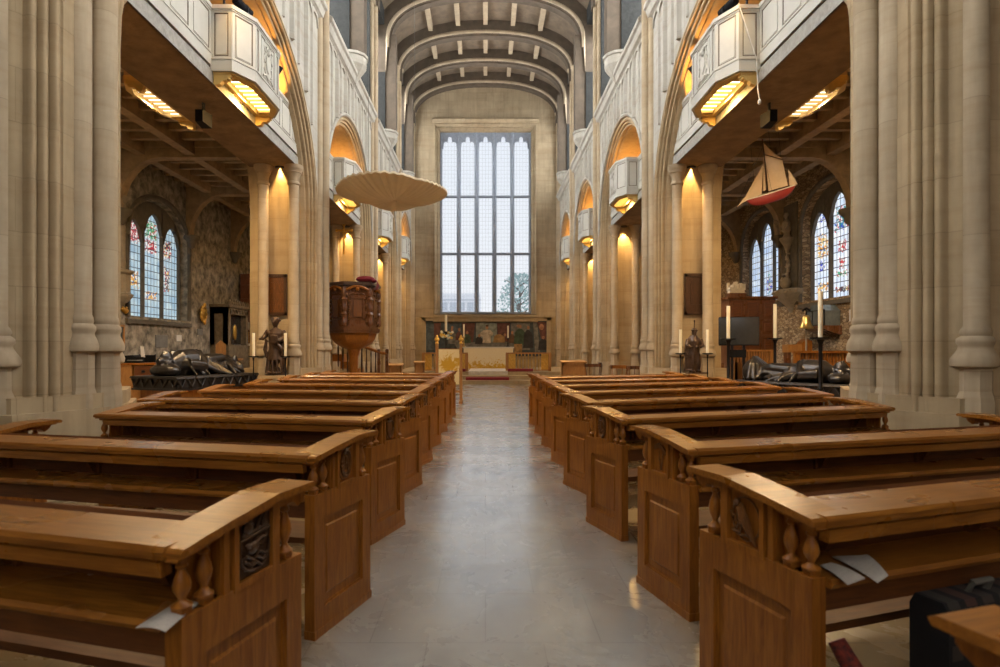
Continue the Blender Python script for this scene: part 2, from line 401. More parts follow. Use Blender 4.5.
def kneel():
    q = N('black_grid_tapestry'); v = q.coord('Object')
    sx = q.n('ShaderNodeSeparateXYZ'); q.l(v, sx.inputs[0]); cx = q.n('ShaderNodeCombineXYZ'); q.l(sx.outputs[0], cx.inputs[0]); q.l(sx.outputs[2], cx.inputs[1])
    br = q.n('ShaderNodeTexBrick'); br.offset = 0.0; br.inputs['Scale'].default_value = 1; br.inputs['Brick Width'].default_value = .09; br.inputs['Row Height'].default_value = .09
    br.inputs['Mortar Size'].default_value = .018; q.l(cx.outputs[0], br.inputs['Vector'])
    br.inputs['Color1'].default_value = (.06, .025, .018, 1); br.inputs['Color2'].default_value = (.03, .03, .026, 1); br.inputs['Mortar'].default_value = (.006, .006, .007, 1)
    q.col(br.outputs['Color']); return q.set(0.95)
M['kneeler'] = kneel()
M['redweave'] = plain('dark_red_weave', (0.22, 0.03, 0.015), 0.9, var=.4, scale=60, c2=(0.03, 0.01, 0.01))
M['yellow'] = plain('yellow_petals', (0.72, 0.47, 0.06), 0.7, var=0.1)
M['shrine'] = plain('ochre_carved_stone', (0.20, 0.155, 0.095), 0.85, scale=7, bump=.4, c2=(0.09, 0.07, 0.045))
M['redwood'] = wood('red_brown_wood', (0.20, 0.07, 0.03), (0.11, 0.035, 0.015), 0.4, (6, 6, 1.5))
M['facade_glass'] = plain('far_windows', (0.58, 0.63, 0.70), 0.4)
# ------------------------------------------------------------------ the building
XW, XB = 4.45, 6.15            # nave face and aisle face of the arcade
YW, YE = -7.0, 34.9
BAYS = [(1.95, 4.2, 5.2, 3.8), (11.185, 4.215, 5.2, 3.83), (19.33, 3.22, 5.9, 3.2), (26.1, 2.85, 6.2, 2.9), (32.1, 2.45, 6.5, 2.6)]
INS = 0.36
PIERS = [6.65, 15.75, 22.9, 29.3]
ZTOP = 10.75

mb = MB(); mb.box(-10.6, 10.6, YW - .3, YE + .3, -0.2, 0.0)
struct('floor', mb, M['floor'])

def arch_path(c, a, zs, r, d, n=26):
    pts = [(c - a + d, 0.0), (c - a + d, zs * .5), (c - a + d, zs)]
    for i in range(1, n):
        t = PI - PI * i / n
        pts.append((c + (a - d) * cos(t), zs + (r - d) * sin(t)))
    return pts + [(c + a - d, zs), (c + a - d, zs * .5), (c + a - d, 0.0)]

def arch_profile(ins):
    p = [(4.45, 0.0), (4.45, .035)]
    n = 30
    for i in range(n + 1):
        t = i / n
        x, d = 4.475 + .19 * t, .045 + .23 * t
        o = .058 * abs(sin(PI * 3 * t)) ** .75
        p.append((x - .77 * o, d + .63 * o))
    p += [(4.69, .275), (4.70, .31), (4.75, ins - .03), (4.80, ins - .02), (5.4, ins), (6.04, ins), (6.04, ins - .1), (6.15, ins - .1), (6.15, 0.0)]
    return p

def arcade(s):
    mb = MB()
    for bi, (c, a, zs, r) in enumerate(BAYS):
        rows = []; prof = arch_profile(.40 if bi == 0 else INS)
        for X, d in prof:
            rows.append([(s * X, y, z) for y, z in arch_path(c, a, zs, r, d)])
        mb.m = 0; mb.grid(rows, True)
        # spandrel of the nave face and of the aisle face
        for X, zt in ((XW, ZTOP), (XB, 10.4)):
            top = arch_path(c, a, zs, r, 0.0)[2:-2]
            mb.m = 1 if X == XW else 2
            for (y0, z0), (y1, z1) in zip(top[:-1], top[1:]):
                zm0 = max(z0, 7.0) if X == XB else z0
                zm1 = max(z1, 7.0) if X == XB else z1
                mb.add([(s * X, y0, z0), (s * X, y1, z1), (s * X, y1, zt), (s * X, y0, zt)], [(0, 1, 2, 3)])
    edges = [(b[0] - b[1], b[0] + b[1]) for b in BAYS]
    strips = [(YW, edges[0][0])] + [(edges[i][1], edges[i + 1][0]) for i in range(4)] + [(edges[4][1], YE)]
    for y0, y1 in strips:
        mb.m = 1
        for z0, z1 in ((0, 5.5), (5.5, ZTOP)):
            mb.m = 0 if z0 == 0 else 1
            mb.add([(s * XW, y0, z0), (s * XW, y1, z0), (s * XW, y1, z1), (s * XW, y0, z1)], [(0, 1, 2, 3)])
        mb.m = 2
        mb.add([(s * XB, y0, 0), (s * XB, y1, 0), (s * XB, y1, 10.4), (s * XB, y0, 10.4)], [(0, 1, 2, 3)])
    mb.m = 0
    for yc in PIERS:       # plinth of each pier
        w0 = .93 if yc < 7 else 1.0
        for z0, z1, e in ((0, 0.92, .05), (.92, 1.08, 0)):
            poly = [(4.28 - e, -.14), (4.36 - e, -.42), (4.68 - e, -w0 - e), (6.2, -w0 - e), (6.2, 1.0 + e), (4.68 - e, 1.0 + e), (4.36 - e, .42), (4.28 - e, .14)]
            mb.prism(poly, lambda p, q, t: (s * p, yc + q, t), z0, z1)
    # near-black closing wall: the unlit void above the galleries put into its colour
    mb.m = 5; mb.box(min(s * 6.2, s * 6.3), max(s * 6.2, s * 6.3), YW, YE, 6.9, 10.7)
    # clerestory : piers, posts, lintel, sill, back
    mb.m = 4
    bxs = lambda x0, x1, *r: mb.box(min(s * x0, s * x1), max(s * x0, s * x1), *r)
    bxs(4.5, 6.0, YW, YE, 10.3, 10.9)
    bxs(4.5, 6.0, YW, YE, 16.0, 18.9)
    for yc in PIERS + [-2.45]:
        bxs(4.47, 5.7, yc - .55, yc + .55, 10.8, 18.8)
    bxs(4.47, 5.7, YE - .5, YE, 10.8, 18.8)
    for c in (1.95, 11.185, 19.33, 26.1, 32.1):
        bxs(4.47, 5.7, c - .28, c + .28, 10.8, 18.8)
    bxs(5.65, 5.75, YW, YE, 10.8, 18.8) if False else None
    # splayed sill
    mb.m = 1
    for c, a, _, _ in BAYS:
        mb.prism([(4.45, 10.75), (5.7, 11.35), (5.7, 10.7), (4.45, 10.6)], lambda p, q, t: (s * p, t, q), c - a - .2, c + a + .2)
    w = struct('wall_left' if s < 0 else 'wall_right', mb, [M['stone'], M['stone_up'], M['aisle_dark'], M['soffit'], M['grey_plaster'], M['void_dark']], recalc=False)
    # vertical tracery ribs on the upper wall
    rb = MB()
    for c, a, zs, r in BAYS:
        n = max(5, int(2 * a / .52))
        for i in range(n + 1):
            if i in (0, n): continue
            y = c - a + .1 + (2 * a - .2) * i / n
            q = max(0.0, 1 - ((y - c) / a) ** 2)
            zb = zs + r * math.sqrt(q) + .10
            wd = .055 if i % 2 else .085
            x0, x1 = s * (XW + .01), s * (XW - (.05 if i % 2 else .09))
            rb.prism([(x0, y - wd), (x1, y - wd * .35), (x1, y + wd * .35), (x0, y + wd)], lambda p, q_, t: (p, q_, t), zb, 10.3)
        # hood mould along the arch
        hp = arch_path(c, a, zs, r, -.04)[2:-2]
        if c > 12: rb.tube([(s * (XW - .02), y, z) for y, z in hp], .06, 6)
        # little arched heads between ribs
        for i in range(n):
            y0 = c - a + .1 + (2 * a - .2) * i / n; y1 = c - a + .1 + (2 * a - .2) * (i + 1) / n
            hd = [(y0 + .03, 10.35)] + [(y0 + (y1 - y0) * k / 8, 10.02 + .27 * math.sqrt(max(0, 1 - (2 * k / 8 - 1) ** 2))) for k in range(9)] + [(y1 - .03, 10.35)]
            rb.prism(hd, lambda p, q_, t: (t, p, q_), s * (XW + .005), s * (XW - .045))
    rb.build('tracery_rib', M['stone_up'], w)
    sc = MB()
    for c, a, _, _ in BAYS:
        sc.prism([(4.46, 10.32), (4.33, 10.42), (4.28, 10.58), (4.22, 10.62), (4.22, 10.74), (4.30, 10.80), (4.46, 10.86)], lambda p, q, t: (s * p, t, q), c - a - .1, c + a + .1)
    sc.build('string_course', M['stone_up'], w)
    # shafts with bases and capitals
    def shaft_mesh(r, zb, zt):
        m = MB()
        prof = [(r * 1.3, zb - .02), (r * 1.55, zb), (r * 1.6, zb + .05), (r * 1.45, zb + .11), (r * 1.22, zb + .17), (r * 1.2, zb + .2), (r * 1.32, zb + .23), (r * 1.3, zb + .27), (r * 1.08, zb + .3), (r * 1.16, zb + .33), (r * 1.1, zb + .37), (r, zb + .4),
                (r, zt - .50), (r * 1.22, zt - .48), (r * 1.22, zt - .43), (r * 1.02, zt - .41), (r * 1.06, zt - .30), (r * 1.35, zt - .20), (r * 1.5, zt - .19), (r * 1.5, zt - .15), (r * 1.75, zt - .10), (r * 1.8, zt - .09), (r * 1.8, zt)]
        m.lathe(0, 0, prof, 20)
        m.lathe(0, 0, [(r * 1.22, 1.06), (r * 1.22, zb)], 8, 0, PI / 8, True)
        m.lathe(0, 0, [(r * 1.4, 0.0), (r * 1.4, 1.06), (r * 1.22, 1.15)], 8, 0, PI / 8, True)
        return m.mesh('shaft', M['shaft'])
    big, small, gal = shaft_mesh(.128, 1.55, 15.7), shaft_mesh(.118, 1.55, 15.7), shaft_mesh(.128, 1.40, 6.23)
    for yc in PIERS + [YE]:
        o = link('shaft', big, w); o.location = (s * 4.37, min(yc, YE - .18), 0)
        for e in (-1, 1):
            if yc == YE and e > 0: continue
            o = link('shaft', small, w); o.location = (s * (4.47 if e < 0 else 4.52), yc + e * .265, 0)
    for yc in PIERS:
        for X in (4.88, 5.66):
            for e in (-1, 1):
                o = link('gallery_shaft', gal, w); o.location = (s * X, yc + e * ((.85 if e < 0 else .82) if yc < 7 else .98), 0)
    # wall posts under the middle roof ribs, on corbels
    for c in (1.95, 11.185, 19.33, 26.1, 32.1):
        p = MB()
        p.box(min(s * 4.0, s * 4.5), max(s * 4.0, s * 4.5), c - .22, c + .22, 11.25, 15.6)
        p.build('wall_post', M['rib'], w)
        k = MB()
        pr = [(.05, 10.35), (.16, 10.42), (.2, 10.5), (.36, 10.75), (.42, 10.82), (.5, 10.95), (.5, 11.2), (.55, 11.22), (.55, 11.3)]
        rows = [[(s * (4.46 - min(r_, r_ * cos(t) * 1.0 + 0.0)), c + r_ * sin(t) * .95, z) for t in [(-PI / 2) + PI * q / 6 for q in range(7)]] for r_, z in pr]
        k.grid(rows, False)
        k.add(rows[-1], [tuple(range(7))])
        k.build('corbel', M['stone_up'], w)
    return w
wallL, wallR = arcade(-1), arcade(1)

# clerestory windows: daylight panes deep in the wall
wn = 10
for s in (-1, 1):
    for c, a, _, _ in BAYS:
        for y0, y1 in ((c - a + .25, c - .3), (c + .3, c + a - .25)):
            m = MB(); m.box(min(s * 5.6, s * 5.63), max(s * 5.6, s * 5.63), y0, y1, 11.3, 16.0)
            w = struct('window_%d' % wn, m, M['daylight']); wn += 1
            g = MB()
            for k in (1, 2):
                y = y0 + (y1 - y0) * k / 3; g.box(min(s * 5.5, s * 5.62), max(s * 5.5, s * 5.62), y - .05, y + .05, 11.2, 16.0)
            g.box(min(s * 5.5, s * 5.62), max(s * 5.5, s * 5.62), y0, y1, 13.6, 13.7)
            g.build('window_frame', M['stone_up'], w)

# ceiling: depressed barrel vault with ribs and purlins
def vault(d, n=30, ax=4.2, az=1.95, z0=15.35, e=2.35, leg=None):
    pts = []
    if leg is not None: pts.append((-(ax + d), leg))
    for i in range(n + 1):
        t = PI - PI * i / n
        c_, s_ = cos(t), sin(t)
        pts.append(((ax + d) * math.copysign(abs(c_) ** (2 / e), c_), z0 + (az + d) * abs(s_) ** (2 / e)))
    if leg is not None: pts.append((ax + d, leg))
    return pts
mb = MB()
mb.grid([[(x, y, z) for x, z in vault(.72)] for y in (YW, YE + .2)], True)
mb.m = 1; mb.box(-6.3, 6.3, YW, YE + .5, 18.85, 19.1)
ceiling = struct('ceiling', mb, [M['vault'], M['vault']], recalc=False)
for X in (-2.74, -1.37, 0, 1.37, 2.74):
    z = 15.35 + 2.67 * (1 - (abs(X) / 4.92) ** 2.35) ** (1 / 2.35)
    p = MB(); p.box(X - .11, X + .11, YW, YE, z - .24, z + .05); p.build('purlin', M['rib_edge'], ceiling)
def rib_mesh():
    m = MB()
    def sweep(prof, mi):
        m.m = mi
        m.grid([[(x, q, z) for x, z in vault(d, leg=13.9 if d > .2 else 15.0)] for q, d in prof], False)
    sweep([(-.3, .85), (-.3, .22)], 0); sweep([(.3, .85), (.3, .22)], 0)
    sweep([(-.3, .24), (-.33, .17), (-.3, .10), (-.25, .09)], 1); sweep([(.3, .24), (.33, .17), (.3, .10), (.25, .09)], 1)
    sweep([(-.25, .09), (-.2, .04), (-.2, .0), (.2, .0), (.2, .04), (.25, .09)], 0)
    return m.mesh('roof_rib', [M['rib'], M['rib_edge']], False)
rm = rib_mesh()
for y in (1.95, 6.65, 11.185, 15.75, 19.33, 22.9, 26.1, 29.3, 32.1, YE - .2):
    o = link('roof_rib', rm, ceiling); o.location = (0, y, 0)

# east wall with its great window
WX, WZ0, WZ1 = 2.71, 3.72, 14.72
mb = MB()
for a in ((-6.4, -WX - .38, 0, 19.0), (WX + .38, 6.4, 0, 19.0), (-WX - .38, WX + .38, 0, WZ0 - .1), (-WX - .38, WX + .38, WZ1 + .35, 19.0)):
    mb.box(a[0], a[1], YE, YE + .7, a[2], a[3])
we = struct('wall_east', mb, M['stone_east'])
m = MB()      # splayed moulded frame
def frame_ring(offs):
    rows = []
    for o_, y in offs:
        rows.append([(-WX - o_, y, WZ0 - o_ * .2), (-WX - o_, y, WZ1 + o_), (WX + o_, y, WZ1 + o_), (WX + o_, y, WZ0 - o_ * .2)])
    return rows
m.grid(frame_ring([(.42, YE + .02), (.42, YE - .06), (.34, YE - .08), (.31, YE - .02), (.27, YE + .0), (.24, YE + .12), (.18, YE + .10), (.14, YE + .22), (.08, YE + .24), (.05, YE + .38), (0, YE + .42), (0, YE + .6)]), False)
m.prism([(YE - .02, WZ1 + .42), (YE - .16, WZ1 + .5), (YE - .22, WZ1 + .62), (YE - .12, WZ1 + .7), (YE, WZ1 + .72)], lambda p, q, t: (t, p, q), -3.2, 3.2)
m.prism([(YE + .5, WZ0), (YE - .1, WZ0 - .3), (YE - .2, WZ0 - .34), (YE - .2, WZ0 - .5), (YE, WZ0 - .55), (YE + .5, WZ0 - .5)], lambda p, q, t: (t, p, q), -3.15, 3.15)
m.build('trim_moulding', M['stone_east'], we, False)

win = struct('window_1', MB().box(-WX, WX, YE + .49, YE + .5, WZ0, WZ1), M['east_glass'])
tr = MB(); y0, y1 = YE + .36, YE + .56
lw = 2 * WX / 5
M['mullion'] = plain('grey_mullion_stone', (0.27, 0.31, 0.37), 0.8, var=.15, scale=8)
for i in range(6):
    x = -WX + i * lw; w_ = .135 if 0 < i < 5 else .09
    tr.prism([(x - w_, .46), (x - w_ * .45, .33), (x + w_ * .45, .33), (x + w_, .46), (x + w_ * .5, .58), (x - w_ * .5, .58)], lambda p, q, t: (p, YE + q, t), WZ0, WZ1)
for z in (7.36, 10.85):
    tr.prism([(.46, z - .085), (.34, z - .04), (.34, z + .04), (.46, z + .085), (.56, z)], lambda p, q, t: (t, YE + p, q), -WX, WX)
tr.box(-WX, WX, y0, y1, WZ0 - .02, WZ0 + .1)
for i in range(5):       # cusped heads
    xc = -WX + (i + .5) * lw; h = lw / 2; n = 48
    for k in range(n):
        xs = [xc - h + 2 * h * (k + e) / n for e in (0, 1)]; hs = []
        for x in xs:
            u = abs(x - xc); zz = WZ1 - .95
            if u < .13: zz = max(zz, WZ1 - .34 + math.sqrt(.13 ** 2 - u ** 2))
            if abs(u - .235) < .155: zz = max(zz, WZ1 - .66 + math.sqrt(.155 ** 2 - (u - .235) ** 2))
            if u < .17: zz = max(zz, WZ1 - .50 - u * .5)
            if u < .36: zz = max(zz, WZ1 - .80)
            hs.append(min(zz, WZ1 - .12))
        tr.prism([(xs[0], hs[0]), (xs[1], hs[1]), (xs[1], WZ1 + .02), (xs[0], WZ1 + .02)], lambda p, q, t: (p, t, q), YE + .40, YE + .54)
tr.build('window_tracery', M['mullion'], win)

# west wall behind the camera; its unseen glowing window is added as fill light
mb = MB()
for a in ((-10.6, -3, 0, 19), (3, 10.6, 0, 19), (-3, 3, 0, 3.5), (-3, 3, 15, 19)):
    mb.box(a[0], a[1], YW - .3, YW, a[2], a[3])
struct('wall_west', mb, M['stone'])
struct('window_2', MB().box(-3, 3, YW - .2, YW - .15, 3.5, 15), M['west_fill'])

# aisles
AX, AZ = 10.0, 7.15
def side_window(s, yc, hw, sill, zsp, ztop, glass, pitch, idx, tops):
    """three pointed lights under a low arch, all in a reveal of the wall"""
    g = MB(); X = AX + .30
    g.box(min(s * X, s * (X + .01)), max(s * X, s * (X + .01)), yc - hw, yc + hw, sill, ztop)
    w = struct('window_%d' % idx, g, glass)
    f = MB()
    P = lambda p, q, t: (s * t, p, q)
    lw = pitch / 2
    for k in range(4):
        y = yc + (k - 1.5) * pitch
        wd = .055
        f.prism([(-wd, .32), (-wd * .4, .20), (wd * .4, .20), (wd, .32)], lambda p, q, t: (s * (AX + q), y + p, t), sill, zsp + (tops[1] - zsp) * .5)
    for k in range(3):
        y = yc + (k - 1) * pitch; n = 16; zt = tops[k]
        for j in range(n):
            pts = []
            for e in (0, 1):
                u = -lw + pitch * (j + e) / n
                uu = abs(u) / (lw - .045)
                rise = zt - .62 * (min(1, uu) ** 2.3)
                rise -= .035 * abs(sin(uu * PI * 1.5)) if uu < 1 else 0
                pts.append((y + u, rise))
            f.prism([pts[0], pts[1], (pts[1][0], ztop + .02), (pts[0][0], ztop + .02)], P, AX + .2, AX + .34)
    f.prism([(AX + .34, sill + .06), (AX + .02, sill - .06), (AX - .08, sill - .08), (AX - .08, sill - .2), (AX + .34, sill - .2)], lambda p, q, t: (s * p, t, q), yc - hw - .15, yc + hw + .15)
    # hood arch
    hood = [(yc - hw - .08, sill)] + [(yc + (hw + .08) * cos(PI - PI * i / 20), zsp + (ztop + .12 - zsp) * sin(PI * i / 20) ** .85) for i in range(21)] + [(yc + hw + .08, sill)]
    f.tube([(s * (AX - .01), y, z) for y, z in hood], .085, 8)
    f.build('window_tracery', M['mullion_dark'], w)
    return w
M['mullion_dark'] = plain('dark_window_stone', (0.13, 0.115, 0.09), 0.85, var=.2, scale=7, bump=.15)

def aisle_wall(s, wins, m):
    mb = MB(); th = (AX, AX + .6)
    bx = lambda y0, y1, z0, z1: mb.box(min(s * th[0], s * th[1]), max(s * th[0], s * th[1]), y0, y1, z0, z1)
    y = YW
    for yc, hw, sill, zsp, ztop in sorted(wins):
        bx(y, yc - hw, 0, 7.6)
        bx(yc - hw, yc + hw, 0, sill); bx(yc - hw, yc + hw, ztop, 7.6)
        n = 20
        for i in range(n):
            p = []
            for e in (0, 1):
                t = PI - PI * (i + e) / n
                p.append((yc + hw * cos(t), zsp + (ztop - zsp) * max(0, sin(t)) ** .85))
            mb.prism([p[0], p[1], (p[1][0], ztop), (p[0][0], ztop)], lambda a, b, t: (s * t, a, b), th[0], th[1] - .25)
        y = yc + hw
    bx(y, YE, 0, 7.6)
    return struct('wall_aisle_left' if s < 0 else 'wall_aisle_right', mb, m)
wl = [(17.85, 1.6, 2.5, 4.75, 6.05)]
wr = [(16.75, 1.55, 3.05, 5.2, 6.45), (21.05, 1.5, 3.25, 5.2, 6.5)]
wal = aisle_wall(-1, wl, M['aisle_dark']); war = aisle_wall(1, wr, M['rubble'])
side_window(-1, *wl[0], M['glass_left'], 1.02, 3, (5.35, 5.72, 5.5))
side_window(1, *wr[0], M['glass_near'], .96, 4, (5.75, 6.12, 5.75))
side_window(1, *wr[1], M['glass_far'], .92, 5, (5.75, 6.15, 5.75))
mb = MB()
for s in (-1, 1):
    mb.box(min(s * 6.0, s * 10.6), max(s * 6.0, s * 10.6), YE, YE + .6, 0, 7.6)
struct('wall_aisle_east', mb, M['aisle_dark'])
for s in (-1, 1):
    mb = MB(); mb.box(min(s * 6.1, s * 10.7), max(s * 6.1, s * 10.7), YW, YE + .5, AZ, AZ + .4)
    c = struct('ceiling_aisle_left' if s < 0 else 'ceiling_aisle_right', mb, M['aisle_ceiling'])
    for X in (6.55, 7.95, 9.3):
        b = MB(); b.box(min(s * (X - .13), s * (X + .13)), max(s * (X - .13), s * (X + .13)), YW, YE, AZ - .36, AZ); b.build('long_beam', M['beam'], c)
    j = MB(); y = YW + .3
    while y < YE:
        j.box(min(s * 6.1, s * AX), max(s * 6.1, s * AX), y - .07, y + .07, AZ - .16, AZ); y += .62
    j.build('joist', M['beam'], c)
    for y in (8.6, 15.75, 19.5, 22.9, 26.1, 29.3):     # cross beams with curved knees
        b = MB()
        zb = AZ - .42
        prof = [(6.2, AZ), (AX, AZ), (AX, 5.35), (AX - .12, 5.35)]
        prof += [(AX - .12 - 1.1 * (1 - cos(PI / 2 * k / 8)), 5.35 + (zb - 5.35) * sin(PI / 2 * k / 8)) for k in range(1, 9)]
        prof += [(6.2, zb)]
        b.prism(prof, lambda p, q, t: (s * p, t, q), y - .14, y + .14)
        b.build('cross_beam', M['beam'], c)
        k = MB(); k.lathe(s * (AX - .12), y, [(.05, 4.95), (.1, 5.0), (.14, 5.15), (.24, 5.25), (.26, 5.3), (.26, 5.37)], 10); k.build('corbel', M['mullion_dark'], c)

# altar steps
mb = MB()
mb.box(-4.4, 4.4, 25.65, YE, 0, .17); mb.box(-4.4, 4.4, 26.5, YE, .17, .34); mb.box(-4.4, 4.4, 27.4, YE, .34, .5)
st = struct('floor_chancel', mb, M['stone_east'])
m = MB(); m.box(-.8, 1.05, 27.38, 31.5, .505, .52); m.box(-.8, 1.05, 27.36, 27.39, .345, .52); m.build('marble_paving', M['marble'], st)
# ------------------------------------------------------------------ galleries with their oriels
GAL_C = [1.95, 11.17, 19.1, 25.7, 31.6]
SIDE = {-1: 'pulpit side', 1: 'ship side'}
WHICH = {1: 'nearest the camera', 2: 'in the second arch', 3: 'in the third arch', 4: 'in the arch nearest the altar'}
def panelled(mb, p0, p1, z0, z1, n, th=.06, rec=.025):
    """panelled board between plan points p0,p1; outer face to the right of p0->p1"""
    p0, p1 = Vector((*p0, 0)), Vector((*p1, 0)); L = (p1 - p0).length; ux = (p1 - p0) / L; nx = Vector((ux.y, -ux.x, 0))
    def B(a0, a1, b0, b1, d0, d1):
        st = len(mb.v); mb.box(a0, a1, d0, d1, b0, b1)
        mb.v = mb.v[:st] + [tuple(p0 + ux * x + nx * y + Vector((0, 0, z))) for x, y, z in mb.v[st:]]
    B(0, L, z0, z1, -th, 0)
    mb.m = 0
    zs0, zs1 = z0 + .26, z1 - .13
    B(-.012, L + .012, z0, z0 + .20, 0, .022); B(-.012, L + .012, z0 + .20, z0 + .215, 0, .035)
    B(-.02, L + .02, z1 - .07, z1, 0, .045); B(-.02, L + .02, z1 - .10, z1 - .07, 0, .025)
    B(0, L, z0 + .21, zs0, 0, .012); B(0, L, zs1, z1 - .08, 0, .012)
    sw = .07 if L > .8 else .055
    for i in range(n + 1):
        a = L * i / n
        B(max(0, a - sw), min(L, a + sw), zs0, zs1, 0, .012)
    for i in range(n):
        a0, a1 = L * i / n + sw, L * (i + 1) / n - sw
        mb.m = 1
        for q in ((a0, a0 + .018, zs0, zs1), (a1 - .018, a1, zs0, zs1), (a0, a1, zs0, zs0 + .018), (a0, a1, zs1 - .018, zs1)): B(q[0], q[1], q[2], q[3], 0, .004)
        mb.m = 0
        B(a0 + .035, a1 - .035, zs0 + .035, zs1 - .035, 0, .009)

def crest(mb, pf):
    """carved coat of arms: shield, side scrolls, helm and ribbon in relief; pf(a,b,d) maps to 3D"""
    def tube(pts, r): mb.tube([pf(a, b, .012) for a, b in pts], r, 6)
    sh = [(-.11, .13), (.11, .13), (.11, 0), (.07, -.12), (0, -.18), (-.07, -.12), (-.11, 0)]
    mb.prism(sh, lambda a, b, t: pf(a, b, t), 0, .03)
    tube(sh + sh[:1], .012)
    for e in (-1, 1):
        tube([(e * .13, -.22), (e * .2, -.16), (e * .16, -.05), (e * .2, .06), (e * .15, .17), (e * .2, .27), (e * .12, .3)], .02)
        tube([(e * .02, .17), (e * .07, .22), (e * .1, .3), (e * .05, .34)], .018)
        tube([(e * .19, -.02), (e * .13, .03)], .016); tube([(e * .2, .12), (e * .14, .1)], .016)
    mb.ell(pf(0, .23, .02), (.05, .05, .07), 8, 6)
    tube([(-.24, -.3), (-.12, -.25), (0, -.29), (.12, -.25), (.24, -.3)], .022)
    tube([(-.2, .36), (0, .4), (.2, .36)], .015)

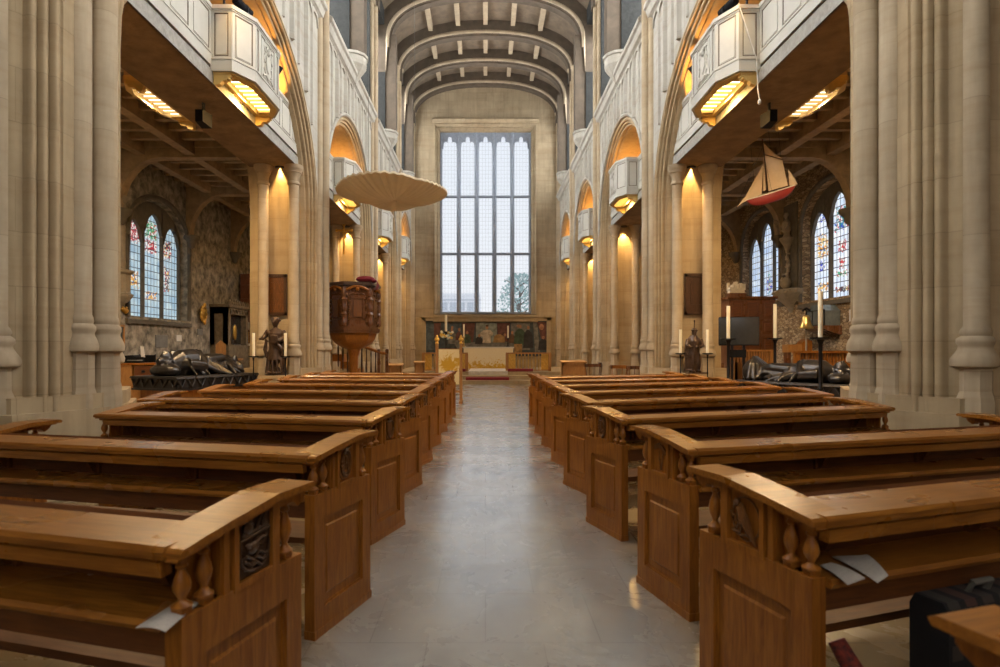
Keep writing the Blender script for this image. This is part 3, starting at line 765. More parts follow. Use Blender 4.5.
for s in (-1, 1):
    for i in (1, 2, 3, 4):
        c, a, _, _ = BAYS[i]; oc = GAL_C[i]; ai = a - INS - .003
        g = thing('gallery', 'white panelled gallery with octagonal bay, %s, %s' % (SIDE[s], WHICH[i]), 'gallery', (0, 0, 0), 0, 'galleries in the arches')
        m = MB(); X = lambda x: s * x
        bx = lambda x0, x1, *r: m.box(min(s * x0, s * x1), max(s * x0, s * x1), *r)
        bx(4.80, 6.04, c - ai, c + ai, 6.235, 6.30)
        m.build('soffit', M['soffit'], g)
        m = MB(); bx(4.795, 6.05, c - ai, c + ai, 6.30, 6.47)
        bx(4.79, 4.83, c - ai, c + ai, 6.235, 6.47)
        m.m = 1; bx(4.83, 6.0, c - ai, c + ai, 6.47, 6.53)
        m.build('slab', [M['fascia'], M['groove']], g)
        # parapet either side of the oriel, front and (bay 1) back
        h = .5 if i > 1 else .62
        ol = 1.02 if i == 1 else .9
        m = MB()
        def run(y0, y1, x, n):
            if s < 0: panelled(m, (X(x), y1), (X(x), y0), 6.53, 7.58, n) if False else panelled(m, (X(x), y0), (X(x), y1), 6.53, 7.58, n)
            else: panelled(m, (X(x), y1), (X(x), y0), 6.53, 7.58, n)
        for q in ((c - ai, oc - ol), (oc + ol, c + ai)):
            m = MB(); run(q[0], q[1], 4.81, 4 if i == 1 else 2); m.build('parapet', [M['white_paint'], M['groove']], g)
        for e in (-1, 1):      # carved scroll at the ends against the arch
            m = MB(); y = c + e * (ai - .12)
            pts = [(y + .06 * sin(k * 1.3), 6.6 + k * .075) for k in range(13)]
            m.tube([(X(4.79), p, q) for p, q in pts], .03, 6)
            m.tube([(X(4.79), p + .05 * cos(k * 2.1), q) for k, (p, q) in enumerate(pts)], .022, 6)
            m.build('carved_scroll', M['white_paint'], g)
        # oriel: three faces and two chamfers
        pl = [(4.80, oc - ol), (4.44, oc - ol), (4.20, oc - ol + .42), (4.20, oc + ol - .42), (4.44, oc + ol), (4.80, oc + ol)]
        m = MB()
        for k in range(5):
            p, q = pl[k], pl[k + 1]
            a_, b_ = ((X(p[0]), p[1]), (X(q[0]), q[1]))
            if s > 0: a_, b_ = b_, a_
            if k == 2:
                # centre face: narrow side panels, the arms between
                for f0, f1 in ((0, .17), (.17, .83), (.83, 1)):
                    A_ = (a_[0] + (b_[0] - a_[0]) * f0, a_[1] + (b_[1] - a_[1]) * f0); B_ = (a_[0] + (b_[0] - a_[0]) * f1, a_[1] + (b_[1] - a_[1]) * f1)
                    panelled(m, A_, B_, 6.43, 7.58, 1)
            else:
                panelled(m, a_, b_, 6.43, 7.58, 1)
        m.m = 0
        m.prism([(X(x), y) for x, y in pl], lambda p, q, t: (p, q, t), 7.585, 7.60)
        orl = m.build('oriel', [M['white_paint'], M['groove']], g)
        m = MB(); crest(m, lambda p, q, d: (X(4.20 - d), oc + p, 7.04 + q))
        m.build('coat_of_arms', M['white_paint'], orl)
        # lamp box underneath: rim, reflector slats, tubes, brackets
        def lampbox(pl2, zz, name, tubes):
            m = MB()
            cx_ = sum(p[0] for p in pl2) / len(pl2); cy_ = sum(p[1] for p in pl2) / len(pl2)
            inn = [(cx_ + (x - cx_) * .66, cy_ + (y - cy_) * .80) for x, y in pl2]
            n = len(pl2)
            rows = [[(X(x), y, zz + .10) for x, y in pl2], [(X(x), y, zz) for x, y in pl2], [(X(x), y, zz - .02) for x, y in inn], [(X(x), y, zz + .07) for x, y in inn]]
            m.grid(rows, False, True)
            m.add([(X(x), y, zz + .07) for x, y in inn], [tuple(range(n))])
            y0, y1 = min(p[1] for p in inn) + .1, max(p[1] for p in inn) - .1
            x0, x1 = min(p[0] for p in inn) + .02, max(p[0] for p in inn) - .03
            for k in range(9):
                y = y0 + (y1 - y0) * k / 8
                m.box(min(X(x0), X(x1)), max(X(x0), X(x1)), y - .006, y + .006, zz + .005, zz + .06)
            b = m.build('lamp_box', M['gold_paint'], g)
            t = MB()
            t.box(min(X(x0), X(x1)), max(X(x0), X(x1)), y0, y1, zz + .055, zz + .062)
            t.build('lamp_tube', tubes, b)
            for e in (-1, 1):
                k = MB(); y = cy_ + e * (max(p[1] for p in pl2) - cy_ - .06)
                xs = max(p[0] for p in pl2) if pl2[0][0] < 5.5 else min(p[0] for p in pl2)
                sg = -1 if pl2[0][0] < 5.5 else 1
                prof = [(0, 0), (.30, 0), (.31, -.05), (.24, -.06), (.22, -.11), (.15, -.11), (.11, -.17), (.03, -.19), (0, -.16)]
                k.prism([(p, q) for p, q in prof], lambda p, q, t_: (X(xs + sg * p), y + t_, zz + q), -.05, .05)
                k.ell((X(xs + sg * .25), y, zz - .06), (.045, .06, .045), 8, 6)
                k.build('bracket', M['gold_paint'], b)
        lampbox([(4.78, oc - ol + .03), (4.46, oc - ol + .03), (4.23, oc - ol + .44), (4.23, oc + ol - .44), (4.46, oc + ol - .03), (4.78, oc + ol - .03)], 6.40, 'front', M['tube'])
        if i == 1:
            m = MB()
            rl = [(6.05, oc - .95), (6.38, oc - .95), (6.58, oc - .55), (6.58, oc + .55), (6.38, oc + .95), (6.05, oc + .95)]
            m.prism([(X(x), y) for x, y in rl], lambda p, q, t: (p, q, t), 6.40, 6.60)
            m.build('rear_lamp_housing', M['beam'], g)
            lampbox(rl, 6.30, 'rear', M['tube_cold'])
        # recessed downlights over the pier niches
        for e in (-1, 1):
            k = MB(); y = c + e * (ai - .17)
            k.lathe(X(5.27), y, [(.0, 6.215), (.085, 6.215), (.085, 6.22)], 14)
            k.m = 1; k.lathe(X(5.27), y, [(.085, 6.205), (.115, 6.2), (.12, 6.235)], 14)
            k.build('downlight', [M['bulb'], M['iron']], g)


# black theatre spots on the gallery rails
def spotlight(label, loc, aim, sc=1.0, lit=False):
    t = thing('spotlight', label, 'spotlight', loc, 0, 'spotlights on the gallery rails')
    R = Vector(aim).normalized().to_track_quat('Z', 'Y').to_matrix().to_4x4()
    m = MB(); m.lathe(0, 0, [(.02, -.19), (.07, -.17), (.08, -.05), (.075, .0), (.085, .02), (.085, .16), (.075, .165), (.07, .1), (.01, .1)], 14)
    m.xf(R @ Matrix.Scale(sc, 4)); m.build('lamp_body', M['blackbox'], t)
    y = MB(); y.tube([(.1, 0, 0), (.1, 0, -.1), (0, 0, -.17), (-.1, 0, -.1), (-.1, 0, 0)], .012, 6)
    y.lathe(0, 0, [(.02, -.26), (.02, -.17)], 8); y.box(-.05, .05, -.03, .03, -.29, -.25); y.xf(Matrix.Scale(sc, 4)); y.build('yoke', M['iron'], t)
    if lit:
        b = MB(); b.lathe(0, 0, [(.0, .11), (.062, .11), (.062, .12), (0, .125)], 14); b.xf(R @ Matrix.Scale(sc, 4)); b.build('lens', M['bulb'], t)
    return t
for s in (-1, 1):
    nm = 'pulpit side' if s < 0 else 'ship side'
    spotlight('black spotlight above the near corner of the nearest oriel, %s%s' % (nm, ', lens lit' if s > 0 else ''), (s * 4.62, 10.25, 7.9), (-s * .5, -1, -.25), 1.0, s > 0)
    spotlight('pair spotlight with warm rim standing on top of nearest oriel, %s' % nm, (s * 4.5, 10.75, 7.9), (-s * .3, .8, -.2), 1.1, False)
    spotlight('black spotlight tipped on the rail just beyond the nearest oriel, %s' % nm, (s * 4.72, 12.5, 7.88), (-s * .8, .6, -.45), 1.05)
    spotlight('second black spotlight on the rail beyond the nearest oriel, further from it, %s' % nm, (s * 4.72, 12.95, 7.88), (-s * .8, .5, -.5), 1.05)

for s in (-1, 1):
    p = at(203 if s < 0 else 769.5, 105, 11.0)
    t = thing('loudspeaker', 'small black loudspeaker fixed under the nearest gallery, %s' % SIDE[s], 'speaker', (p.x, 11.0, 5.93))
    m = MB(); m.frustum(-.10, .10, -.16, .16, -.12, .14, .03, .02, axis=1); m.build('cabinet', M['blackbox'], t)
    m = MB(); m.box(-.02, .02, .0, .04, .13, .31); m.tube([(0, .02, .2), (0, -.02, .31)], .015, 6); m.build('bracket', M['iron'], t)
# ------------------------------------------------------------------ pews
KV = .86
PD, PH = .68, 1.0      # depth of a bench end, height of the rail
def capb(v):
    return .968 + (.03 * v / .22 if v < .22 else .03 + .028 * (v - .22) / .26 if v < .48 else .058)
def local(sx, delta, u0=0.0):
    cd, sd = cos(delta), sin(delta)
    return lambda e, v, w: (sx * (u0 + e * cd - v * KV * sd), e * sd + v * KV * cd, w)
def end_parts(sx, delta, out=None):
    """bench end, cap, three balusters; out = length for the mirrored outer end"""
    if out is None: P = local(sx, delta)
    else: P = lambda e, v, w: (sx * (out - e), v * KV, w)
    def bx(m, e0, e1, v0, v1, w0, w1):
        st = len(m.v); m.box(e0, e1, v0, v1, w0, w1); m.v = m.v[:st] + [P(*p) for p in m.v[st:]]
    def pr(m, poly, e0, e1): m.prism(poly, lambda a, b, t: P(t, a, b), e0, e1)
    T = .062
    m = MB()
    bx(m, .02, T - .015, .02, PD - .02, .02, .78)
    bx(m, 0, T, 0, .105, .0, .78); bx(m, 0, T, PD - .105, PD, 0, .78)
    bx(m, 0, T, .1, PD - .1, 0, .15); bx(m, 0, T, .1, PD - .1, .64, .78)
    # raised field with bevelled margin
    st = len(m.v); m.frustum(.013, .022, .15, PD - .15, .20, .59, .012, .012); m.v = m.v[:st] + [P(*p) for p in m.v[st:]]
    for q in ((.10, .116, .145, .645), (PD - .116, PD - .10, .145, .645)): bx(m, .012, .03, q[0], q[1], q[2], q[3])
    bx(m, .012, .03, .1, PD - .1, .145, .16); bx(m, .012, .03, .1, PD - .1, .63, .645)
    bx(m, -.006, T, -.006, PD + .006, 0, .045)
    # upper tier: stiles and a recessed ground for the carving
    top = lambda a, b: [(a, .77), (b, .77), (b, capb(b) + .005), (a, capb(a) + .005)]
    pr(m, top(.205, .235), .004, T); pr(m, top(.25, .275), -.004, T); pr(m, top(.475, .52), -.004, T)
    pr(m, top(.2, .52), .016, T - .004)
    pr(m, [(.275, capb(.275) - .022), (.475, capb(.475) - .022), (.475, capb(.475)), (.275, capb(.275))], -.004, T)
    bx(m, -.004, T, .275, .475, .77, .795)
    pr(m, [(.07, .80), (.205, .80), (.205, capb(.2)), (.07, capb(.07))], .05, T)          # board behind the near opening
    # frieze under the cap, with a small knee at each end
    pr(m, [(0, .94), (.025, .935), (.05, .952), (.2, .972), (.2, capb(.2)), (0, capb(0))], .004, T)
    pr(m, [(.52, .99), (.63, .99), (.66, .965), (.70, .985), (.715, 1.0), (.715, capb(.7)), (.52, capb(.52))], .004, T)
    end = m
    c = MB()
    prof = [(-.035, 0), (-.037, .016), (-.025, .027), (.22, .027), (.48, .027), (PD + .05, .024), (PD + .07, .014), (PD + .06, 0), (.48, 0), (.22, 0)]
    zz = [capb(max(0, min(v, PD))) + w for v, w in prof]
    c.prism([(v, z) for (v, w), z in zip(prof, zz)], lambda a, b, t: P(t, a, b), -.028, .135)
    c.prism([(v, z - .009) for (v, w), z in zip(prof, zz) if True][0:1] + [(-.02, capb(0) - .009), (.22, capb(.22) - .009), (.48, capb(.48) - .009), (PD + .03, capb(.6) - .009), (PD + .03, capb(.6) + .01), (.48, capb(.48) + .01), (.22, capb(.22) + .01), (-.02, capb(0) + .01)], lambda a, b, t: P(t, a, b), -.014, .12)
    def bal(e, v, zt, half=False):
        b = MB(); x, y, _ = P(e, v, 0); h = zt - .78
        b.lathe(x, y, [(.028, .775), (.028, .80)], 4, 0, PI / 4, True)
        k = (zt - .80) / .14; b.lathe(x, y, [(r * 1.2, .80 + (z - .80) * k) for r, z in [(.025, .80), (.026, .808), (.018, .815), (.010, .822), (.009, .828), (.020, .850), (.0225, .866), (.018, .886), (.010, .906), (.009, .912), (.015, .917), (.015, .923), (.010, .928), (.017, .94)]], 16)
        return b
    return end, c, [bal(.03, .035, .945), bal(.03, .135, .965), bal(.03, .605, .992)]

def carving(sx, delta, kind):
    """carved relief on the panel, v .275-.475, w .795-.98"""
    P = local(sx, delta); m = MB()
    cv, cw = .375, .895
    V = -1                     # v grows away from the camera: left block reads left-to-right, right block reversed
    fl = 1 if sx < 0 else -1
    Q = lambda a, b, d=0.0: P(.016 - d * 1.5, cv + fl * a, cw + b)
    def tb(pts, r=.006, d=.004): m.tube([Q(a, b, d) for a, b in pts], r, 6)
    def fill(pts, d=.008): m.prism(pts, lambda a, b, t: Q(a, b, t), -.004, d)
    def ring(r0, r1, r=.006, n=20, d=.004, cx=0, cy=0): tb([(cx + r0 * cos(2 * PI * k / n), cy + r1 * sin(2 * PI * k / n)) for k in range(n + 1)], r, d)
    def blob(a, b, r1, r2, d=.004):
        x = Q(a, b, d); m.ell(x, (min(r1, .012) , r1, r2), 10, 7)
    if kind == 'ship_crown':
        fill([(-.097, -.10), (.097, -.10), (.097, .095), (-.097, .085)], .004)
        sh = [(-.085, .03), (.085, .045), (.085, -.02)] + [(.085 * cos(t), -.02 - .065 * sin(t)) for t in [PI * k / 10 for k in range(1, 10)]] + [(-.085, -.02)]
        tb(sh + sh[:1], .006, .008)
        for k in range(3): tb([(-.07 + .014 * j + .0, -.035 - .016 * k + .009 * sin(j * 1.2 + k)) for j in range(11) if abs(-.07 + .014 * j) < .085 - k * .012], .0055, .01)
        blob(-.015, -.005, .03, .022, .01); blob(-.045, .008, .014, .01, .012); tb([(-.02, .0), (.02, .018), (.055, .02), (.03, -.008)], .009, .01); tb([(.05, .0), (.06, .03)], .007, .01)
        blob(-.04, .068, .024, .02, .008)
        tb([(-.065, .045), (-.07, .085), (-.045, .065), (-.03, .095), (-.015, .068)], .007, .008); tb([(.01, .05), (.03, .095), (.035, .055), (.065, .105), (.06, .062)], .007, .008)
        tb([(-.07, .045), (.07, .058)], .006, .008)
    elif kind == 'monogram':
        ring(.055, .075, .009); ring(.04, .058, .004)
        tb([(-.028, -.03), (-.028, .035)], .006); tb([(-.034, .035), (-.02, .035)], .004)
        tb([(-.008, -.035), (-.002, .04), (.012, .04), (.02, -.04)], .006); tb([(-.004, -.0), (.016, -.0)], .004); tb([(.02, -.04), (.03, -.03)], .004)
        tb([(-.07, .085), (-.03, .09), (0, .082), (.03, .09), (.07, .095)], .005)
        tb([(-.08, -.02), (-.075, -.06), (-.05, -.085), (-.02, -.09)], .004)
    elif kind == 'shield':
        sh = [(-.06, .055), (-.03, .065), (0, .055), (.03, .065), (.06, .055), (.055, -.02), (.035, -.06), (0, -.08), (-.035, -.06), (-.055, -.02)]
        fill(sh, .006); tb(sh + sh[:1], .006, .008)
        tb([(-.04, .08), (-.02, .095), (0, .08), (.02, .095), (.04, .08)], .007); blob(0, .075, .02, .013)
        tb([(-.08, .04), (-.085, -.02), (-.065, -.06), (-.04, -.085)], .006); tb([(.08, .04), (.085, -.02), (.065, -.06), (.04, -.085)], .006)
    elif kind == 'bird':
        ring(.085, .085, .004, 28, .001)
        blob(-.02, .018, .024, .046, .006); blob(-.045, .06, .014, .016, .008)
        tb([(-.05, .062), (-.066, .058)], .005, .008)
        tb([(-.03, .045), (-.005, .01), (.025, -.035), (.05, -.07)], [.012, .02, .014, .006], .01); tb([(-.01, .05), (.02, .0), (.055, -.06), (.075, -.088)], [.008, .013, .009, .004], .01)
        tb([(-.035, -.02), (-.05, -.045), (-.07, -.03)], .006, .006); tb([(-.02, -.025), (-.03, -.055), (-.07, -.06)], .006, .006)
        tb([(-.085, .02), (-.07, .0), (-.055, .01), (-.05, -.02)], .008, .006); tb([(-.08, -.055), (-.03, -.07), (.02, -.06)], .006, .004)
    elif kind == 'pennant':
        m.prism([(-.075, .06), (-.03, .078), (.03, .07), (.082, .035), (.075, .012), (.03, .045), (-.03, .052), (-.075, .036)], lambda a, b, t: Q(a, b, t), -.004, .008)
        tb([(.045, .03), (.008, -.085)], .005); tb([(-.015, .03), (.002, -.085)], .004); tb([(-.012, -.02), (-.004, -.03)], .006)
        tb([(.04, .02), (.03, -.01)], .007)
    elif kind == 'wreath':
        ring(.05, .078, .012, 24, .004); ring(.062, .092, .004, 24, .002)
        for k in range(20): blob(.056 * cos(2 * PI * k / 20), .085 * sin(2 * PI * k / 20), .007, .008, .01)
        blob(0, .01, .02, .04, .008); blob(-.005, .045, .012, .014, .01); tb([(-.02, -.03), (0, -.05), (.02, -.03)], .006, .008); blob(0, -.085, .02, .012, .006)
    elif kind == 'leafy':
        for e in (-1, 1):
            tb([(e * .02, -.085), (e * .07, -.06), (e * .045, -.02), (e * .08, .01), (e * .04, .05), (e * .06, .085), (e * .02, .095)], .01, .008)
            blob(e * .05, -.045, .018, .022, .008); blob(e * .06, .03, .018, .02, .008)
        sh = [(-.035, .04), (.035, .04), (.03, -.03), (0, -.055), (-.03, -.03)]
        fill(sh, .012); blob(0, .068, .024, .02, .01)
    elif kind == 'rose':
        ring(.06, .07, .006)
        for k in range(5): blob(.032 * cos(2 * PI * k / 5 + .3), .036 * sin(2 * PI * k / 5 + .3), .02, .022, .006)
        blob(0, 0, .014, .014, .012)
    elif kind == 'anchor':
        tb([(0, .075), (0, -.07)], .008); tb([(-.035, .05), (.035, .05)], .007)
        tb([(-.055, -.03), (-.045, -.06), (0, -.08), (.045, -.06), (.055, -.03)], .009); ring(.014, .014, .005, 12, .004, 0, .085)
    else:
        tb([(-.03, .02), (0, .06), (.03, .02), (0, -.05), (-.03, .02)], .006)
    return m

def pew_common(sx, L):
    Q = lambda u, v, w: (sx * u, v, w)
    def pr(poly, u0, u1): return MB().prism(poly, lambda a, b, t: Q(t, a, b), u0, u1)
    d = {}
    m = pr([(-.035, .962), (-.04, .985), (-.028, 1.0), (.185, 1.004), (.185, .965), (.0, .945), (-.012, .952)], .03, L - .03)
    m.prism([(-.012, .90), (-.016, .945), (.02, .962), (.03, .90)], lambda a, b, t: Q(t, a, b), .062, L - .062)
    d['book_rest'] = (m, 'oak_h')
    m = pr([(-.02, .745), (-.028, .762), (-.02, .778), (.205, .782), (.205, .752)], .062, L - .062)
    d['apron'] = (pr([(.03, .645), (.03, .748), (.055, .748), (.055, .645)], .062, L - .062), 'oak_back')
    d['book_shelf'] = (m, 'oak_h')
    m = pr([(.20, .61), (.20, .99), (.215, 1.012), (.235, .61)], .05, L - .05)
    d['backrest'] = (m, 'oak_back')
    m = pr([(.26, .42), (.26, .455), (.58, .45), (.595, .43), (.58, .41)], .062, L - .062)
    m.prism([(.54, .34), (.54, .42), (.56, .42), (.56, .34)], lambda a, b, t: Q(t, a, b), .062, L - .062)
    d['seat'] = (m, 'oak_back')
    return d
def muntin_mesh(sx, u):
    return MB().prism([(.178, .785), (.178, .95), (.205, .95), (.205, .785)], lambda a, b, t: (sx * t, a, b), u - .035, u + .035)
def bracket_mesh(sx, u):
    m = MB()
    m.prism([(.02, .945), (.03, .925), (.08, .905), (.125, .86), (.155, .80), (.182, .79), (.182, .95)], lambda a, b, t: (sx * t, a, b), u - .014, u + .014)
    m.prism([(.12, 0), (.12, .05), (.25, .40), (.25, .64), (.30, .64), (.30, .40), (.42, .05), (.42, 0)], lambda a, b, t: (sx * t, a, b), u - .025, u + .025) if False else None
    return m
PEWS = {
 -1: dict(L=[2.55] * 4 + [3.05] * 6, th=[13, 15, 13, 11, 8, 7, 8, 8, 8, 8], delta=[9, 2, 6, 8, 9, 9, 9, 9, 9, 9],
    org=[(-.90, .25), (-.885, 1.69), (-.92, 3.12), (-.915, 4.64), (-.91, 6.19), (-.91, 7.64), (-.91, 9.07), (-.905, 10.6), (-.89, 11.94), (-.885, 13.34)],
    kind=['rose', 'ship_crown', 'monogram', 'shield', 'leafy', 'leafy', 'wreath', 'leafy', 'anchor', 'plain'],
    lab=['oak pew cut by the bottom edge of the picture, pulpit side', 'oak pew with a dark carved crown and bird shield, white leaflet on its shelf', 'oak pew with a round monogram medallion on its end', 'oak pew with a carved shield, directly beyond the monogram pew, pulpit side',
         'oak pew on the pulpit side, sixth from the altar end, leafy carving on its end', 'oak pew on the pulpit side, fifth from the altar end', 'oak pew on the pulpit side, fourth from the altar end', 'oak pew on the pulpit side, third from the altar end', 'oak pew on the pulpit side, second from the altar end', 'oak pew beside the embroidered banner stand, the last one on the pulpit side']),
 1: dict(L=[3.05] * 4 + [3.5] * 5, th=[17, 18, 15, 19, 20, 19, 19, 19, 19], delta=[0] * 9,
    org=[(1.09, .54), (1.12, 1.99), (1.175, 3.34), (1.11, 4.73), (1.11, 6.2), (1.11, 7.58), (1.11, 8.97), (1.11, 10.3), (1.105, 11.7)],
    kind=['rose', 'bird', 'pennant', 'wreath', 'anchor', 'shield', 'plain', 'rose', 'leafy'],
    lab=['oak pew showing only its pale moulded end tip in the bottom corner, ship side', 'oak pew with a carved bird in a circle, two leaflets on its shelf', 'oak pew with a carved pennant and V on its end', 'oak pew with an oval beaded wreath carved on its end',
         'oak pew directly beyond the oval wreath pew, ship side', 'oak pew on the ship side, fourth from the altar end', 'oak pew on the ship side, third from the altar end', 'oak pew on the ship side, second from the altar end', 'oak pew nearest the altar on the ship side']),
}
for sx, D in PEWS.items():
    INNER, SETS = {}, {}
    for dg_ in sorted(set(D['delta'])):
        e_in, c_in, b_in = end_parts(sx, math.radians(dg_))
        INNER[dg_] = (e_in.mesh('bench_end', M['oak']), c_in.mesh('cap', M['oak_h']), [b.mesh('baluster', M['oak']) for b in b_in])
    for L in sorted(set(D['L'])):
        e_out, c_out, b_out = end_parts(sx, 0, L)
        SETS[L] = (e_out.mesh('bench_end', M['oak']), c_out.mesh('cap', M['oak_h']), [b.mesh('baluster', M['oak']) for b in b_out],
                   {k: m.mesh(k, M[mt]) for k, (m, mt) in pew_common(sx, L).items()},
                   [bracket_mesh(sx, L * f).mesh('bracket', M['oak_back']) for f in (.08, .36, .64, .92)], [muntin_mesh(sx, L * f).mesh('muntin', M['oak_back']) for f in (.08, .36, .64, .92)])
    carv = {}
    for org, th, kd, lab, L, dg_ in zip(D['org'], D['th'], D['kind'], D['lab'], D['L'], D['delta']):
        ME = {}; ME['ei'], ME['ci'], BI = INNER[dg_]; dl = math.radians(dg_)
        ME['eo'], ME['co'], BO, CM, BR, MU = SETS[L]
        p = thing('pew', lab, 'pew', (org[0], org[1], 0), math.radians(th) * sx, 'oak pews facing the altar')
        for a, b, bl in (('ei', 'ci', BI), ('eo', 'co', BO)):
            e = link('bench_end', ME[a], p)
            link('cap', ME[b], e)
            for q in bl: link('baluster', q, e)
            if a == 'ei':
                if (kd, dg_) not in carv: carv[kd, dg_] = carving(sx, dl, kd).mesh('carved_panel', M['oak_dark'] if kd == 'ship_crown' else M['oak_carve'])
                cv = link('carved_panel', carv[kd, dg_], e)
                if kd == 'ship_crown': cv['label'] = 'dark carved panel with crown, bird and waves'
        for k, me in CM.items(): link(k, me, p)
        for q, mu in zip(BR, MU): link('bracket', q, link('muntin', mu, p))

# leaflets on the shelves
def sheet(name, lab, quad, z, g):
    c = sum((Vector((x, y, 0)) for x, y in quad), Vector()) / 4
    m = MB(); n = 6; rows = []
    q = [Vector((x, y, 0)) - c for x, y in quad]
    for th in (0.0, .003):
        rows = []
        for i in range(n + 1):
            a = q[0].lerp(q[1], i / n); b = q[3].lerp(q[2], i / n)
            rows.append([tuple(a.lerp(b, j / n) + Vector((0, 0, th + .006 * sin(PI * j / n)))) for j in range(n + 1)])
        m.grid(rows, True)
    o = m.build(name, M['leaflet']); o.location = (c.x, c.y, z)
    return tag(o, lab, 'leaflet', g)
sheet('leaflet', 'white printed leaflet on the bird pew shelf, the one further from the aisle', [(1.306, 2.19), (1.457, 2.21), (1.396, 2.01), (1.315, 1.945)], .784, 'leaflets')
sheet('leaflet', 'white folded leaflet on the bird pew shelf, beside the baluster', [(1.21, 2.10), (1.27, 2.13), (1.30, 1.985), (1.205, 1.93)], .784, 'leaflets')
sheet('leaflet', 'white leaflet on the shelf of the crown shield pew', [(-.985, 1.63), (-.955, 1.80), (-.885, 1.79), (-.888, 1.61)], .784, 'leaflets')

# kneelers and strap hanging under the bird pew
t = thing('kneeler', 'black kneeler with a grid of rust squares under the bird pew shelf', 'kneeler', (1.62, 2.12, .26), math.radians(18))
m = MB(); m.prism([(-.07, .02), (-.05, 0), (.05, 0), (.07, .02), (.07, .36), (.05, .40), (-.05, .40), (-.07, .36)], lambda a, b, t_: (t_, a, b), 0, .5); m.build('cushion', M['kneeler'], t)
m = MB(); m.tube([(.2, 0, .39), (.2, -.02, .44), (.3, -.02, .44), (.3, 0, .39)], .012, 6); m.build('hanging_loop', M['cord'], t)
o = MB()
pts = [(0, 0, .52), (.03, -.05, .44), (.09, -.12, .32), (.13, -.2, .18), (.15, -.3, .06), (.14, -.42, .035)]
o.tube(pts, [.03, .035, .045, .05, .05, .05], 10)
o = o.build('kneeler_strap', M['redweave']); o.location = (1.24, 2.05, .02); tag(o, 'dark red woven strap trailing to the floor under the bird pew', 'strap')
# ------------------------------------------------------------------ east end
DG = lambda: bpy.context.evaluated_depsgraph_get()
def sculpt(name, mb, mat, parent=None, vox=.02, smooth=4, loc=None, rz=0.0):
    """one continuous body from overlapping volumes"""
    o = bpy.data.objects.new(name, mb.mesh(name, mat)); COL.objects.link(o)
    r = o.modifiers.new('r', 'REMESH'); r.mode = 'VOXEL'; r.voxel_size = vox
    s = o.modifiers.new('s', 'SMOOTH'); s.iterations = smooth; s.factor = .5
    dg = DG(); dg.update()
    me = bpy.data.meshes.new_from_object(o.evaluated_get(dg))
    o.modifiers.clear(); o.data = me
    for p in me.polygons: p.use_smooth = True
    if not me.materials: me.materials.append(mat)
    if parent is not None: o.parent = parent
    if loc is not None: o.location = loc
    o.rotation_euler = (0, 0, rz)
    return o

# altar
AY = 32.0
t = thing('altar', 'white topped altar with a cream frontal and gold leaf pattern along its foot', 'altar', (.16, AY + .5, .5))
MB().box(-1.36, 1.36, -.48, .48, .0, 1.12).build('body', M['stone_east'], t)
m = MB(); m.prism([(-.50, 0), (-.50, 1.12), (-.485, 1.12), (-.485, 0)], lambda a, b, q: (q, a, b), -1.37, 1.37); m.build('frontal', M['frontal'], t)
m = MB(); m.box(-1.42, 1.42, -.53, .5, 1.12, 1.19); m.build('altar_cloth', M['paper'], t)
def candle(lab, x, y, z0, z1, r, grp=None):
    m = MB(); h = z1 - z0
    m.lathe(0, 0, [(r, 0), (r, h * .985), (r * .9, h), (r * .35, h - r * .3)], 14)
    m.m = 1; m.tube([(0, 0, h - r * .4), (0, 0, h + r * .6)], r * .1, 5)
    o = m.build('candle', [M['wax'], M['iron']]); o.location = (x, y, z0)
    return tag(o, lab, 'candle', grp)
for px, lab, z0, z1, mm in ((463.8, 'candle on the altar seen between the banner finial and the central figure', 2.27, 2.96, 'brass'), (508, 'candle on the altar at the ship side end', 2.2, 2.88, 'iron')):
    x = (px - CX) * 32.6 / F
    t = thing('candlestick', 'dark candlestick on the altar, ship side end' if px > 480 else 'brass candlestick on the altar, behind the banner post', 'candlestick', (x, 32.6, 1.69))
    m = MB(); h = z0 - 1.69
    m.lathe(0, 0, [(.13, 0), (.13, .03), (.05, .08), (.03, .12), (.05, .17), (.03, .22), (.025, h - .08), (.05, h - .05), (.03, h - .03)], 14); m.build('stem', M[mm], t)
    m = MB(); m.lathe(0, 0, [(.02, h - .04), (.09, h - .01), (.10, h), (.03, h)], 14); m.build('drip_pan', M[mm], t)
    candle(lab, x, 32.6, z0, z1, .045, 'altar candles')

# mural behind the altar, in a stone frame
PY = YE - .05
t = thing('mural', 'long dark mural of robed figures at a table in a stone frame', 'painting', (0, PY, 1.0))
cols = {'bg': (.055, .075, .085), 'blue': (.09, .125, .15), 'sky': (.29, .335, .30), 'red': (.15, .06, .05), 'brown': (.14, .075, .04), 'white': (.66, .56, .42), 'flesh': (.44, .22, .12), 'green': (.055, .10, .06), 'grey': (.20, .20, .18), 'dark': (.03, .03, .035), 'ochre': (.40, .24, .09)}
for k, c_ in cols.items(): M['p_' + k] = plain('mural_' + k, c_, .75, var=.4, scale=4)
order = list(cols); mats = [M['p_' + k] for k in order]
m = MB(); lay = [0]
def patch(col, poly):
    m.m = order.index(col); lay[0] += 1; d = -.0015 * lay[0]
    m.prism([((px - CX) * PY / F, EYE + (CY - py) * PY / F - 1.0) for px, py in poly], lambda a, b, q: (a, q, b), d - .002, d)
def blob(col, cx, cy, rx, ry, n=10): patch(col, [(cx + rx * cos(2 * PI * k / n), cy + ry * sin(2 * PI * k / n)) for k in range(n)])
patch('bg', [(426, 321), (547, 321), (547, 356), (426, 356)])
patch('blue', [(426, 324), (434, 324), (434, 350), (426, 350)]); patch('red', [(434, 323), (441, 323), (440, 336), (434, 338)])
patch('blue', [(443, 324), (461, 324), (461, 333), (443, 333)]); patch('red', [(462, 323), (475, 323), (473, 343), (463, 340)])
